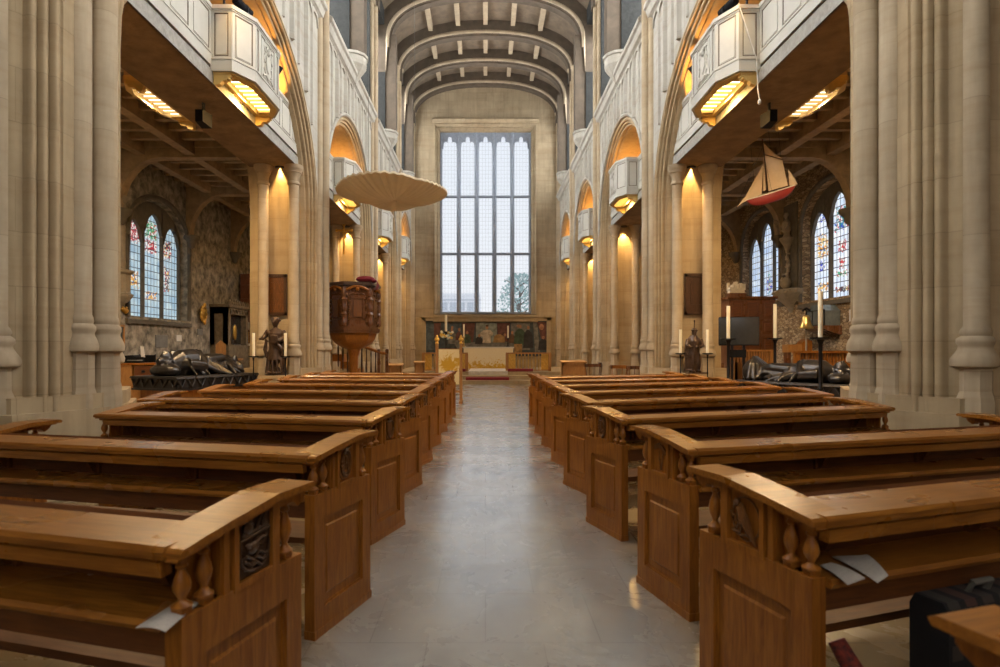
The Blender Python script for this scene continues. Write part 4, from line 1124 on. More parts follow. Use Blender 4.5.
patch('sky', [(476, 323), (497, 323), (497, 343), (476, 343)]); patch('red', [(497, 323), (510, 323), (509, 342), (498, 340)])
patch('grey', [(511, 323), (530, 323), (530, 350), (511, 350)]); patch('grey', [(533, 322), (537, 322), (540, 352), (535, 352)]); patch('red', [(537, 322), (546, 322), (546, 344), (541, 338)])
patch('grey', [(462, 342), (512, 342), (514, 349), (460, 349)])
for x, y, c_, w_, h_ in ((452, 336, 'grey', 4, 8), (459, 338, 'red', 4, 8), (467, 338, 'green', 4, 5), (479, 340, 'dark', 4, 4), (499, 338, 'ochre', 6, 4.5), (512, 338, 'brown', 3, 5), (520, 336, 'green', 6.5, 9), (528, 338, 'dark', 5, 10), (543, 344, 'dark', 5, 6)):
    patch(c_, [(x - w_, y + h_), (x - w_ * .8, y - h_ * .4), (x - w_ * .3, y - h_ * .8), (x + w_ * .3, y - h_ * .8), (x + w_ * .9, y - h_ * .3), (x + w_, y + h_)])
    if c_ != 'ochre': blob('flesh', x + .3, y - h_ - .4, 1.3, 1.7)
blob('flesh', 505, 335, 1.5, 1.6); blob('flesh', 518.5, 326, 2, 1.6); blob('flesh', 541.5, 327, 2.4, 3.2); blob('flesh', 452, 330, 1, 3)
patch('white', [(480, 333), (484, 330), (490, 330), (493.5, 333), (492, 336), (490.5, 336), (491, 343), (482.5, 343), (483, 337), (480.5, 336)]); blob('flesh', 487, 327.5, 1.5, 2); blob('brown', 487, 325.8, 1.5, 1)
patch('ochre', [(514, 344), (522, 344), (522, 353), (514, 353)]); patch('grey', [(453, 341), (458, 350), (462, 350), (458, 340)])
m.build('painted_panel', mats, t)
m = MB()
x0, x1, z0, z1 = (422 - CX) * PY / F, (550.5 - CX) * PY / F, .5 - 1, EYE + (CY - 317.5) * PY / F - 1
for q in ((x0, x0 + .24, z0, z1), (x1 - .24, x1, z0, z1), (x0, x1, z1 - .2, z1)): m.box(q[0], q[1], -.12, .03, q[2], q[3])
m.box(x0 - .05, x1 + .05, -.2, .03, z1, z1 + .1)
m.build('stone_frame', M['stone_east'], t)

# communion rails
def rail(lab, x0, x1, y, z):
    t = thing('altar_rail', lab, 'rail', ((x0 + x1) / 2, y, z), 0, 'altar rails'); h = (x1 - x0) / 2
    MB().box(-h, h, -.09, .09, .83, .90).build('top_rail', M['oak_pale'], t)
    MB().box(-h, h, -.07, .07, .03, .08).build('bottom_rail', M['oak_pale'], t)
    for x in (-h + .06, h - .06): MB().box(x - .07, x + .07, -.07, .07, 0, .84).build('post', M['oak_pale'], t)
    for e in (-1, 1):
        g = MB()
        for k in range(6):
            for j in range(9):
                g.lathe(e * (h - .30) + (k - 2.5) * .055, 0, [(.005, .1 + j * .08), (.025, .125 + j * .08), (.012, .15 + j * .08), (.024, .165 + j * .08), (.005, .18 + j * .08)], 6) if (k + j) % 3 else None
        g.box(e * (h - .30) - .17, e * (h - .30) + .17, .0, .015, .08, .83)
        g.build('gilded_panel', M['gold'], t)
    n = max(2, int((2 * h - .95) / .16))
    for k in range(n):
        x = -(h - .5) + (2 * h - 1.0) * (k + .5) / n
        b = MB(); b.lathe(x, 0, [(.02, .08), (.03, .2), (.022, .3), (.034, .5), (.022, .65), (.03, .75), (.02, .83)], 8); b.build('baluster', M['brass'], t)
rail('altar rail with gilded end panels, ship side', .98, 3.16, 28.0, .5)
rail('altar rail with gilded end panels, half hidden by the embroidered banner', -3.06, -.85, 28.0, .5)
def kneeler(lab, x0, x1, y, z, d=.34, h=.13):
    m = MB(); w = (x1 - x0) / 2
    m.prism([(-d / 2, .02), (-d / 2 + .02, 0), (d / 2 - .02, 0), (d / 2, .02), (d / 2, h - .03), (d / 2 - .04, h), (-d / 2 + .04, h), (-d / 2, h - .03)], lambda a, b, q: (q, a, b), -w, w)
    o = m.build('kneeler', M['red']); o.location = ((x0 + x1) / 2, y, z); return tag(o, lab, 'kneeler', 'red kneelers')
kneeler('long crimson kneeler lying on the step in the middle of the aisle', -.88, 1.06, 26.15, .171)
kneeler('crimson kneeler in front of the altar rail, ship side', 1.06, 2.25, 27.62, .501)
kneeler('crimson kneeler at the rail behind the banner post', -1.9, -.95, 27.62, .501)

# embroidered banner on a stand
BY = 16.9; bx0, bx1 = (437 - CX) * BY / F, (461 - CX) * BY / F
t = thing('banner_stand', 'cream banner with gold embroidery between two gilt finialled oak posts', 'banner', ((bx0 + bx1) / 2, BY, 0)); w = (bx1 - bx0) / 2
for e in (-1, 1):
    p = MB().box(e * w - .04, e * w + .04, -.04, .04, .04, 1.72).build('post', M['oak_pale'], t)
    f = MB(); f.lathe(e * w, 0, [(.045, 1.72), (.06, 1.74), (.03, 1.78), (.075, 1.84), (.06, 1.89), (.03, 1.91), (.04, 1.93), (.015, 1.98)], 12); f.build('finial', M['gold'], p)
    MB().box(e * w - .05, e * w + .05, -.28, .28, 0, .07).build('foot', M['oak_pale'], t)
MB().box(-w + .04, w - .04, -.02, .02, 1.52, 1.58).build('top_rail', M['oak_pale'], t)
MB().box(-w + .04, w - .04, -.02, .02, .30, .36).build('bottom_rail', M['oak_pale'], t)
b = MB(); b.grid([[(-w + .045 + (2 * w - .09) * i / 12, -.03 + .008 * sin(i * 1.1), .45 - 1.1 + 1.1 * j / 4) for i in range(13)] for j in range(5)], True)
bo = MB(); bo.box(-w + .05, w - .05, -.036, -.026, -.60, .42); bo = bo.build('banner_cloth', M['banner'], t); bo.location = (0, 0, 1.14)

# paschal candle and flowers
px = (446 - CX) * 26.95 / F
t = thing('candle_stand', 'tall black stand for the paschal candle behind the embroidered banner', 'candle stand', (px, 26.95, .34))
m = MB(); m.lathe(0, 0, [(.2, 0), (.2, .03), (.05, .07), (.025, .15), (.025, 1.9), (.05, 1.95), (.09, 2.02), (.09, 2.04)], 14); m.build('stem', M['iron'], t)
candle('tall paschal candle rising above a ring of yellow flowers', px, 26.95, 2.39, 3.16, .055)
t = thing('flower_arrangement', 'ring of yellow and white flowers around the paschal candle', 'flowers', (px, 26.95, 2.2))
for k in range(26):
    a = random.uniform(0, 2 * PI); r = random.uniform(.13, .3); z = random.uniform(-.12, .2)
    f = MB()
    if k % 3 == 2: f.ell((r * cos(a), r * sin(a), z - .05), (.07, .07, .03), 7, 5); f.build('leaf', M['leaf'], t)
    else:
        for j in range(5): f.ell((r * cos(a) + .035 * cos(j * 1.257), r * sin(a), z + .035 * sin(j * 1.257)), (.03, .025, .03), 6, 4)
        f.build('flower', M['yellow'] if k % 3 else M['wax'], t)

# desks and chairs beyond the pews
def desk(lab, x0, x1, y, ztop, dep=.5):
    t = thing('prayer_desk', lab, 'desk', ((x0 + x1) / 2, y, 0), 0, 'prayer desks'); w = (x1 - x0) / 2
    m = MB(); m.prism([(-dep / 2 - .03, ztop - .05), (-dep / 2 - .03, ztop - .02), (dep / 2, ztop + .03), (dep / 2, ztop)], lambda a, b, q: (q, a, b), -w - .04, w + .04); m.build('top', M['oak_pale'], t)
    m = MB(); m.box(-w, w, -dep / 2 + .04, -dep / 2 + .07, .12, ztop - .06)
    for q in ((-w, -w + .09, .05, ztop - .05), (w - .09, w, .05, ztop - .05), (-w, w, .05, .17), (-w, w, ztop - .15, ztop - .05)): m.box(q[0], q[1], -dep / 2, -dep / 2 + .05, q[2], q[3])
    m.build('front_panel', M['oak_pale'], t)
    for e in (-1, 1): MB().box(e * w - .03 * (e > 0) , e * w + .03 * (e < 0), -dep / 2, dep / 2, 0, ztop - .03).build('side', M['oak_pale'], t)
at_x = lambda px, y: (px - CX) * y / F
desk('golden oak prayer desk beyond the pews, ship side, bright panelled front', at_x(561.5, 22.3), at_x(585, 22.3), 22.3, 1.10)
desk('golden oak desk beside the altar rail, pulpit side', at_x(415, 25), at_x(424, 25), 25, 1.02, .4)
desk('small oak desk standing just beyond the pulpit stairs', at_x(389, 21.5), at_x(402, 21.5), 21.5, 1.0, .4)
def chair(lab, px, y, zt, rz, mt):
    t = thing('chair', lab, 'chair', (at_x(px, y), y, 0), rz, 'chairs beyond the pews')
    m = MB(); m.prism([(.26 * cos(a), .24 * sin(a)) for a in [2 * PI * k / 16 for k in range(16)]], lambda a, b, q: (a, b, q), .43, .47); m.build('seat', M[mt], t)
    for a in (.8, 2.3, 3.9, 5.5):
        l = MB(); l.tube([(.24 * cos(a), .22 * sin(a), 0), (.2 * cos(a), .18 * sin(a), .44)], .022, 6); l.build('leg', M[mt], t)
    m = MB(); arc = [(.31 * cos(a), -.28 * sin(a) * -1) for a in [-.5 + (PI + 1) * k / 12 for k in range(13)]]
    m.grid([[(x * s_, y_ * s_, z) for x, y_ in arc] for s_, z in ((1, zt - .12), (1.0, zt), (.9, zt), (.9, zt - .12), (1, zt - .12))], True); m.build('back_rail', M[mt], t)
    for x, y_ in arc[1::2]:
        sp = MB(); sp.tube([(x * .8, y_ * .8, .45), (x * .95, y_ * .95, zt - .1)], .014, 5); sp.build('spindle', M[mt], t)
chair('dark brown curved-back chair next to the prayer desk', 593.5, 20.9, 1.03, 0, 'mahogany')
chair('curved-back chair with open spindles, second from the prayer desk', 606, 22.4, 1.05, .3, 'oak_dark')
chair('round-backed chair whose back rail shows just above the last pews', 619, 20.9, .98, -.3, 'oak')
chair('round-backed chair closest to the second pier, ship side', 635, 20.0, .98, .2, 'mahogany')

# pulpit
QX, QY = -3.92, 17.25
t = thing('pulpit', 'dark carved wooden pulpit on a slender stem, behind the second pier', 'pulpit', (QX, QY, 0), math.radians(-8))
R = .74
hexp = lambda r, a0=PI / 6: [(r * cos(a0 + PI / 3 * k), r * sin(a0 + PI / 3 * k)) for k in range(6)]
m = MB(); m.lathe(0, 0, [(.34, 0), (.34, .08), (.2, .14), (.15, .25), (.13, .8), (.14, 1.35), (.2, 1.55), (.24, 1.62)], 12); m.build('stem', M['oak'], t)
m = MB(); rows = []
for r, z in [(.2, 1.56), (.34, 1.62), (.52, 1.72), (.64, 1.86), (.68, 2.0), (.68, 2.06)]: rows.append([(x, y, z) for x, y in hexp(r)])
m.grid(rows, True, True); m.add(rows[-1], [tuple(range(6))]); m.build('bowl', M['oak'], t)
m = MB()
for r, z0, z1 in ((R + .03, 2.04, 2.12), (R + .06, 2.12, 2.17), (R, 2.17, 2.22)): m.prism(hexp(r), lambda a, b, q: (a, b, q), z0, z1)
m.build('base_moulding', M['oak_carve'], t)
m = MB(); m.prism(hexp(R - .03), lambda a, b, q: (a, b, q), 2.2, 3.36); body = m.build('body', M['mahogany'], t)
for k in range(6):
    a = PI / 6 + PI / 3 * k; am = a + PI / 6; ap = (R - .03) * cos(PI / 6)
    u = Vector((-sin(am), cos(am), 0)); nrm = Vector((cos(am), sin(am), 0))
    Pf = lambda x, z, d: tuple(nrm * (ap + d) + u * x + Vector((0, 0, z)))
    f = MB()
    for q in ((-.20, -.165, 2.42, 3.06), (.165, .20, 2.42, 3.06), (-.20, .20, 2.42, 2.455), (-.20, .20, 3.025, 3.06)): f.prism([(q[0], q[2]), (q[1], q[2]), (q[1], q[3]), (q[0], q[3])], lambda x, z, d: Pf(x, z, d), 0, .035)
    f.prism([(-.12, 2.5), (.12, 2.5), (.12, 2.98), (-.12, 2.98)], lambda x, z, d: Pf(x, z, d), 0, .05)
    for e in (-1, 1):
        f.tube([Pf(e * (.245 + .02 * sin(j * 1.5)), 2.3 + j * .06, .02) for j in range(14)], [.024 + .012 * (j % 2) for j in range(14)], 6)
    f.tube([Pf(-.2 + .4 * j / 8, 3.13 + .05 * abs(sin(j * 1.2)), .02) for j in range(9)], .022, 6)
    f.build('front_panel', M['oak_carve'], t)
    c_ = MB()       # swags down the corners
    v = Vector((cos(a), sin(a), 0)) * (R - .01)
    c_.tube([v + Vector((0, 0, 2.22 + j * .07)) for j in range(17)], [.065 + .018 * (j % 2) + .012 * (j % 3) for j in range(17)], 8)
    c_.ell(v * 1.02 + Vector((0, 0, 3.2)), (.08, .08, .12), 8, 6)
    c_.build('carved_pilaster', M['mahogany'], t)
    s_ = MB(); s_.tube([Pf(-.33 + .66 * j / 10, 3.26 + .11 * sin(PI * j / 10), .07) for j in range(11)], .04, 6); s_.ell(Pf(0, 3.3, .06), (.06, .06, .07), 8, 6); s_.build('arched_swag', M['oak'], t)
m = MB()
for r, z0, z1 in ((R + .02, 3.36, 3.40), (R + .09, 3.40, 3.46), (R + .05, 3.46, 3.50)): m.prism(hexp(r), lambda a, b, q: (a, b, q), z0, z1)
m.build('cornice', M['oak_dark'], t)
o = MB(); o.ell((0, 0, .10), (.28, .20, .10), 16, 8); o.ell((.24, .0, .05), (.10, .17, .055), 10, 6)
o.grid([[(.34 + .03 * sin(j), -.16 + .32 * i / 6, .04 - .06 * j) for i in range(7)] for j in range(5)], True)
o = o.build('cushion', M['red']); o.location = (QX + .42, QY - .35, 3.50); tag(o, 'plump crimson cushion on the rim of the pulpit', 'cushion')
# stair with turned balusters
t = thing('pulpit_stair', 'wooden stair with turned balusters behind the pulpit stem', 'staircase', (QX - .22, QY + 1.35, 0))
for k in range(6):
    m = MB(); m.box(.55 - .26 * k - .02 - .0, .85 - .26 * k, -.0, .8, .23 * k + .02, .23 * k + .25); m.build('step', M['oak'], t)
hr = [(.98, .0, 1.42), (.78, 0, 1.45), (.30, 0, 1.62), (-.2, 0, 1.98), (-.75, 0, 2.3)]
m = MB(); m.tube(hr, .05, 8); m.build('handrail', M['oak'], t)
for x, z in ((.98, 1.5), (.72, 1.5)):
    m = MB(); m.box(x - .045, x + .045, -.045, .045, 0, z); m.ell((x, 0, z + .03), (.06, .06, .05), 8, 6); m.build('newel_post', M['mahogany'], t)
for k in range(9):
    x = .62 - .15 * k; zt = 1.5 + max(0, (.5 - x)) * .62; zb = .1 + max(0, .55 - x) * .8
    b = MB(); b.lathe(x, 0, [(.018, zb), (.03, zb + .15), (.016, zb + .3), (.034, (zb + zt) / 2), (.016, zt - .25), (.026, zt - .12), (.016, zt)], 8); b.build('baluster', M['oak_dark'], t)

# shell-shaped sounding board
tab = [(-203, 1.32), (-180, 1.55), (-155, 1.75), (-133, 1.95), (-110, 2.3), (-90, 2.45), (-76, 2.3), (-66, 2.02), (-58, 2.0), (-45, 1.88), (-28, 1.75), (-11, 1.62), (10, 1.4), (28, 1.15), (41, 1.04), (55, 1.12), (75, 1.22), (98, 1.24), (125, 1.25), (145, 1.2), (157, 1.32)]
def rad(a):
    for (a0, r0), (a1, r1) in zip(tab[:-1], tab[1:]):
        if a0 <= a <= a1: return r0 + (r1 - r0) * (a - a0) / (a1 - a0)
    return tab[-1][1]
def lobe(a):
    for lo, hi in ((-203, -66), (-66, 41), (41, 157)):
        if lo <= a <= hi: return (a - lo) / (hi - lo), lo, hi
    return 0, 0, 1
t = thing('sounding_board', 'large pleated shell-shaped sounding board hanging over the pulpit', 'sounding board', (-2.71, 17.4, 6.06))
m = MB(); n = 240; up, lo_ = [], []
for i in range(11):
    r_ = i / 10; ru, rl = [], []
    for k in range(n):
        a = -203 + 360 * k / n; f, l0, h0 = lobe(a); R_ = rad(a); ar = math.radians(a)
        pl = .022 * cos(2 * PI * f * (h0 - l0) / 5.5) * r_ ** .6 * min(1, 8 * min(f, 1 - f))
        z = -.20 * (sin(PI * f) ** .6) * sin(PI * min(1, r_ * 1.0)) + .06 * r_ ** 2 + pl - .03 * (1 - r_)
        q = (R_ * max(r_, .01) * cos(ar), R_ * max(r_, .01) * sin(ar))
        rl.append((q[0], q[1], z)); ru.append((q[0], q[1], z + .05 + .1 * (1 - r_)))
    lo_.append(rl); up.append(ru)
m.grid(lo_ + up[::-1], True, True); m.build('shell', M['tester'], t)
m = MB(); m.ell((0, 0, -.04), (.09, .09, .05), 12, 8); m.build('boss', M['tester'], t)
for dx, dy in ((-.7, -.6), (.6, .1)):
    m = MB(); m.tube([(dx, dy, .1), (dx * .9, dy * .9, 9.3)], .005, 5); m.build('suspension_rod', M['cord'], t)
# ------------------------------------------------------------------ pier niches: plaques, statues, candles
NY = 15.03
for s in (-1, 1):
    x = at_x(276 if s < 0 else 695.5, NY)
    t = thing('memorial_plaque', 'dark framed wooden memorial board above the %s bronze statue' % ('open-armed' if s < 0 else 'cloaked'), 'plaque', (x, NY - .05, 2.44 if s < 0 else 2.46), 0, 'memorial boards')
    m = MB()
    for q in ((-.29, -.23, 0, 1.06), (.23, .29, 0, 1.06), (-.29, .29, 0, .07), (-.29, .29, .98, 1.06)): m.box(q[0], q[1], -.035, .05, q[2], q[3])
    m.build('frame', M['oak_dark'], t)
    m = MB(); m.box(-.24, .24, -.005, .03, .05, 1.0)
    for k in range(6): m.box(-.19, .19, -.012, 0, .14 + k * .14, .145 + k * .14 + .006)
    if s > 0:
        m.box(-.15, .15, -.02, 0, .25, .85)
    m.build('board', M['oak_carve'] if s < 0 else M['oak_dark'], t)

def head(m, c, r, yaw=0.0, hair='short'):
    """head with brow, nose, lips, chin, ears and hair; faces -y when yaw is 0"""
    c = Vector(c); Rz = Matrix.Rotation(yaw, 3, 'Z')
    P = lambda x, y, z: tuple(c + Rz @ Vector((x * r, y * r, z * r)))
    m.ell(P(0, 0, .1), (r * .80, r * .92, r * 1.05), 16, 12)
    m.ell(P(0, -.25, -.55), (r * .52, r * .55, r * .55), 12, 8)
    m.tube([P(0, -.85, .2), P(0, -1.08, -.18), P(0, -.9, -.25)], [r * .1, r * .17, r * .12], 8)
    m.ell(P(0, -.78, -.52), (r * .28, r * .12, r * .09), 8, 6)
    for e in (-1, 1):
        m.ell(P(e * .32, -.80, .12), (r * .14, r * .10, r * .09), 8, 6); m.ell(P(e * .32, -.80, .28), (r * .24, r * .1, r * .07), 8, 6)
        m.ell(P(e * .82, .05, 0), (r * .1, r * .2, r * .3), 8, 6)
    m.tube([P(0, 0, -.6), P(0, .1, -1.7)], r * .48, 10)
    if hair == 'curly':
        for k in range(26):
            a = k * 2.4; zz = .2 + .9 * (k / 26)
            rr = math.sqrt(max(0.05, 1 - (zz - .15) ** 2)) * .85
            x, y = rr * sin(a), rr * cos(a)
            if y < -.55 and zz < .75: continue
            m.ell(P(x, y + .08, zz), (r * .26, r * .26, r * .24), 8, 6)
    elif hair == 'hat':
        m.lathe(*P(0, .05, 0)[:2], [(r * .85, P(0, 0, .55)[2]), (r * 1.35, P(0, 0, .5)[2]), (r * 1.4, P(0, 0, .6)[2]), (r * .8, P(0, 0, .75)[2]), (r * .72, P(0, 0, 1.15)[2]), (r * .3, P(0, 0, 1.3)[2])], 16)
        m.ell(P(0, .45, -.3), (r * .75, r * .5, r * .8), 10, 8)
    elif hair == 'long':
        m.ell(P(0, .35, -.1), (r * .92, r * .72, r * 1.15), 12, 8)
        for k in range(7):
            a = -1.2 + 2.4 * k / 6; m.tube([P(.8 * sin(a), .5 * cos(a) + .2, .6), P(.95 * sin(a), .6 * cos(a) + .25, -.3), P(1.0 * sin(a), .6 * cos(a) + .2, -1.1)], r * .22, 6)
def hand(m, w, d, up=(0, 0, 1), s=.075):
    """palm, four bent fingers of different length and a thumb from the side of the palm"""
    w, d, up = Vector(w), Vector(d).normalized(), Vector(up); sd = d.cross(up).normalized(); up = sd.cross(d).normalized()
    m.tube([w, w + d * s * .55, w + d * s], [s * .26, s * .42, s * .38], 8)
    for k, L in enumerate((.78, .95, .88, .65)):
        b = w + d * s * .95 + sd * s * (.36 - .24 * k)
        m.tube([b, b + d * s * L * .5 - up * s * .05, b + d * s * L * .85 - up * s * .3], [s * .13, s * .12, s * .09], 6)
    b = w + d * s * .35 + sd * s * .38
    m.tube([b, b + (d + sd).normalized() * s * .5, b + (d * 1.5 + sd).normalized() * s * .85], [s * .15, s * .13, s * .1], 6)

# open-armed statue, pulpit side
SXL = at_x(275, 14.2)
t = thing('statue', 'brown bronze robed figure stretching one arm aside, on the pulpit side pier', 'statue', (SXL, 14.25, .0), 0, 'bronze statues on the piers')
m = MB(); m.prism([(-.30, -.25), (.30, -.25), (.30, .25), (-.30, .25)], lambda a, b, q: (a, b, q), 0, .86); m.prism([(-.33, -.28), (.33, -.28), (.33, .28), (-.33, .28)], lambda a, b, q: (a, b, q), .86, .93); m.build('pedestal', M['stone'], t)
m = MB()
m.tube([(0, 0, .0), (0, 0, .06), (.01, 0, .35), (.0, 0, .62), (0, .0, .82), (0, 0, 1.0), (0, 0, 1.12)], [.22, .235, .20, .155, .17, .175, .08], 20)
m.ell((0, .0, 1.02), (.21, .11, .10), 14, 8)
m.tube([(-.18, 0, 1.05), (-.25, -.04, .93), (-.27, -.16, .86)], [.075, .062, .05], 10); hand(m, (-.27, -.17, .86), (-.5, -.9, .1))
m.tube([(.18, 0, 1.05), (.235, -.06, .88), (.12, -.19, .80)], [.075, .062, .048], 10); hand(m, (.11, -.19, .80), (-1, -.2, .15))
m.prism([(-.05, .76), (.12, .74), (.13, .94), (-.04, .96)], lambda a, b, q: (a, q, b), -.25, -.19)
for k in range(11):
    a = -2.6 + k * .5; m.tube([(.12 * sin(a), -.10 * cos(a), .8), (.19 * sin(a), -.17 * cos(a), .4), (.235 * sin(a + .1), -.22 * cos(a + .1), .03)], [.012, .024, .03], 6)
m.tube([(-.2, -.06, 1.08), (0, -.17, .85), (.2, -.16, .62), (.24, -.05, .35)], [.03, .04, .05, .03], 8)
m.tube([(.2, -.02, 1.05), (.25, -.05, .7), (.24, -.08, .4), (.2, -.1, .2)], [.04, .06, .06, .03], 8)
m.tube([(-.22, -.02, .85), (-.24, -.06, .6), (-.2, -.08, .4)], [.03, .05, .02], 8)
for e in (-1, 1): m.ell((e * .09, -.22, .03), (.05, .11, .04), 8, 6)
head(m, (0, -.02, 1.28), .112, -.25, 'curly')
o = sculpt('figure', m, M['bronze_br'], t, .014, 2, (0, 0, .955))
m = MB(); m.lathe(0, 0, [(.25, 0), (.25, .03), (.22, .05)], 18); o2 = m.build('plinth', M['bronze_br'], t); o2.location = (0, 0, .93)

# cloaked pilgrim with a staff, ship side
SXR = at_x(695, 14.2)
t = thing('statue', 'brown bronze cloaked pilgrim in a hat with a staff, on the ship side pier', 'statue', (SXR, 14.25, .0), 0, 'bronze statues on the piers')
m = MB(); m.prism([(-.28, -.25), (.28, -.25), (.28, .25), (-.28, .25)], lambda a, b, q: (a, b, q), 0, .90); m.prism([(-.31, -.28), (.31, -.28), (.31, .28), (-.31, .28)], lambda a, b, q: (a, b, q), .90, .97); m.build('pedestal', M['stone'], t)
m = MB()
m.tube([(0, 0, .0), (0, 0, .3), (0, 0, .55), (0, 0, .75), (0, 0, .9)], [.13, .135, .125, .135, .07], 18)
m.tube([(-.05, .06, .04), (-.06, .06, .4), (-.04, .05, .75), (0, .04, .88)], [.19, .18, .16, .08], 16)
m.ell((0, .02, .78), (.175, .095, .10), 12, 8)
m.tube([(-.15, 0, .80), (-.20, -.06, .66), (-.13, -.16, .60)], [.06, .05, .038], 10); hand(m, (-.13, -.16, .60), (.2, -.6, .3), s=.06)
m.tube([(.15, 0, .80), (.19, -.05, .65), (.10, -.15, .62)], [.06, .05, .038], 10); hand(m, (.09, -.15, .62), (-1, -.2, .1), s=.06)
for e in (-1, 1):
    m.tube([(e * .06, -.06, .45), (e * .065, -.1, .2), (e * .07, -.1, .03)], [.07, .055, .045], 8); m.ell((e * .075, -.15, .025), (.045, .10, .035), 8, 6)
for k in range(7):
    a = -2.4 + k * .35; m.tube([(.14 * sin(a), .05 - .08 * cos(a), .75), (.19 * sin(a), .05 - .13 * cos(a), .4), (.21 * sin(a), .05 - .15 * cos(a), .03)], [.012, .022, .026], 6)
head(m, (0, -.02, .985), .078, .2, 'hat')
o = sculpt('figure', m, M['bronze_br'], t, .012, 2, (0, 0, 1.0))
m = MB(); m.tube([(-.10, -.20, 1.0), (-.08, -.20, 1.6), (-.065, -.19, 2.24)], .013, 6); m.ell((-.065, -.19, 2.25), (.022, .022, .03), 8, 6); m.build('staff', M['bronze_br'], t)
m = MB(); m.box(-.22, .26, -.22, .18, .97, 1.005); m.build('plinth', M['bronze_br'], t)

def stand(lab, x, y, zt, r=.13, heavy=False, g='iron candle stands'):
    t = thing('candle_stand', lab, 'candle stand', (x, y, 0), 0, g)
    m = MB(); w = .035 if heavy else .014
    m.lathe(0, 0, [(w, .05), (w, zt * .45), (w * 1.5, zt * .47), (w, zt * .49), (w, zt - .12), (w * 1.7, zt - .05), (w * 2.2, zt - .02)], 10); m.build('pole', M['iron'], t)
    m = MB(); m.lathe(0, 0, [(.02, zt - .03), (r, zt - .015), (r + .01, zt + .01), (r - .015, zt), (.01, zt - .005)], 18); m.build('drip_pan', M['iron'], t)
    if heavy:
        m = MB(); m.lathe(0, 0, [(.24, 0), (.24, .03), (.1, .06), (.05, .12)], 16); m.build('base', M['iron'], t)
    else:
        for k in range(3):
            a = PI / 2 + 2 * PI * k / 3; m = MB(); m.tube([(.0, 0, .10), (.10 * cos(a), .10 * sin(a), .11), (.18 * cos(a), .18 * sin(a), .0)], .012, 6); m.build('foot', M['iron'], t)
for px, sd, nm in ((253.5, -1, 'on the aisle window side of the open-armed statue'), (285.5, -1, 'on the pulpit side of the open-armed statue'), (680.5, 1, 'on the altar side of the cloaked statue'), (707.5, 1, 'on the monitor side of the cloaked statue')):
    y = 13.85; x = at_x(px, y); zt = EYE + (CY - (356.5 if sd < 0 else 353.5)) * y / F
    stand('thin iron candle stand ' + nm, x, y, zt, .115)
    candle('short cream candle ' + nm, x, y, zt + .001, EYE + (CY - (333 if sd < 0 else 329.5)) * y / F, .034, 'statue candles')
for px, y, zp, pt, nm in ((728.3, 13.75, 339, 306, 'beside the ship side pier, in front of the black monitor'), (775, 14.85, 338.5, 304, 'behind the bronze tomb, in front of the wooden cupboard'), (820.5, 10.8, 338, 291.5, 'in front of the bronze tomb, nearest the pier')):
    x = at_x(px, y); zt = EYE + (CY - zp) * y / F
    stand('tall heavy black candle stand ' + nm, x, y, zt, .17, True, 'black candle stands by the tomb')
    candle('long slender candle ' + nm, x, y, zt + .001, EYE + (CY - pt) * y / F, .042, 'candles by the tomb')

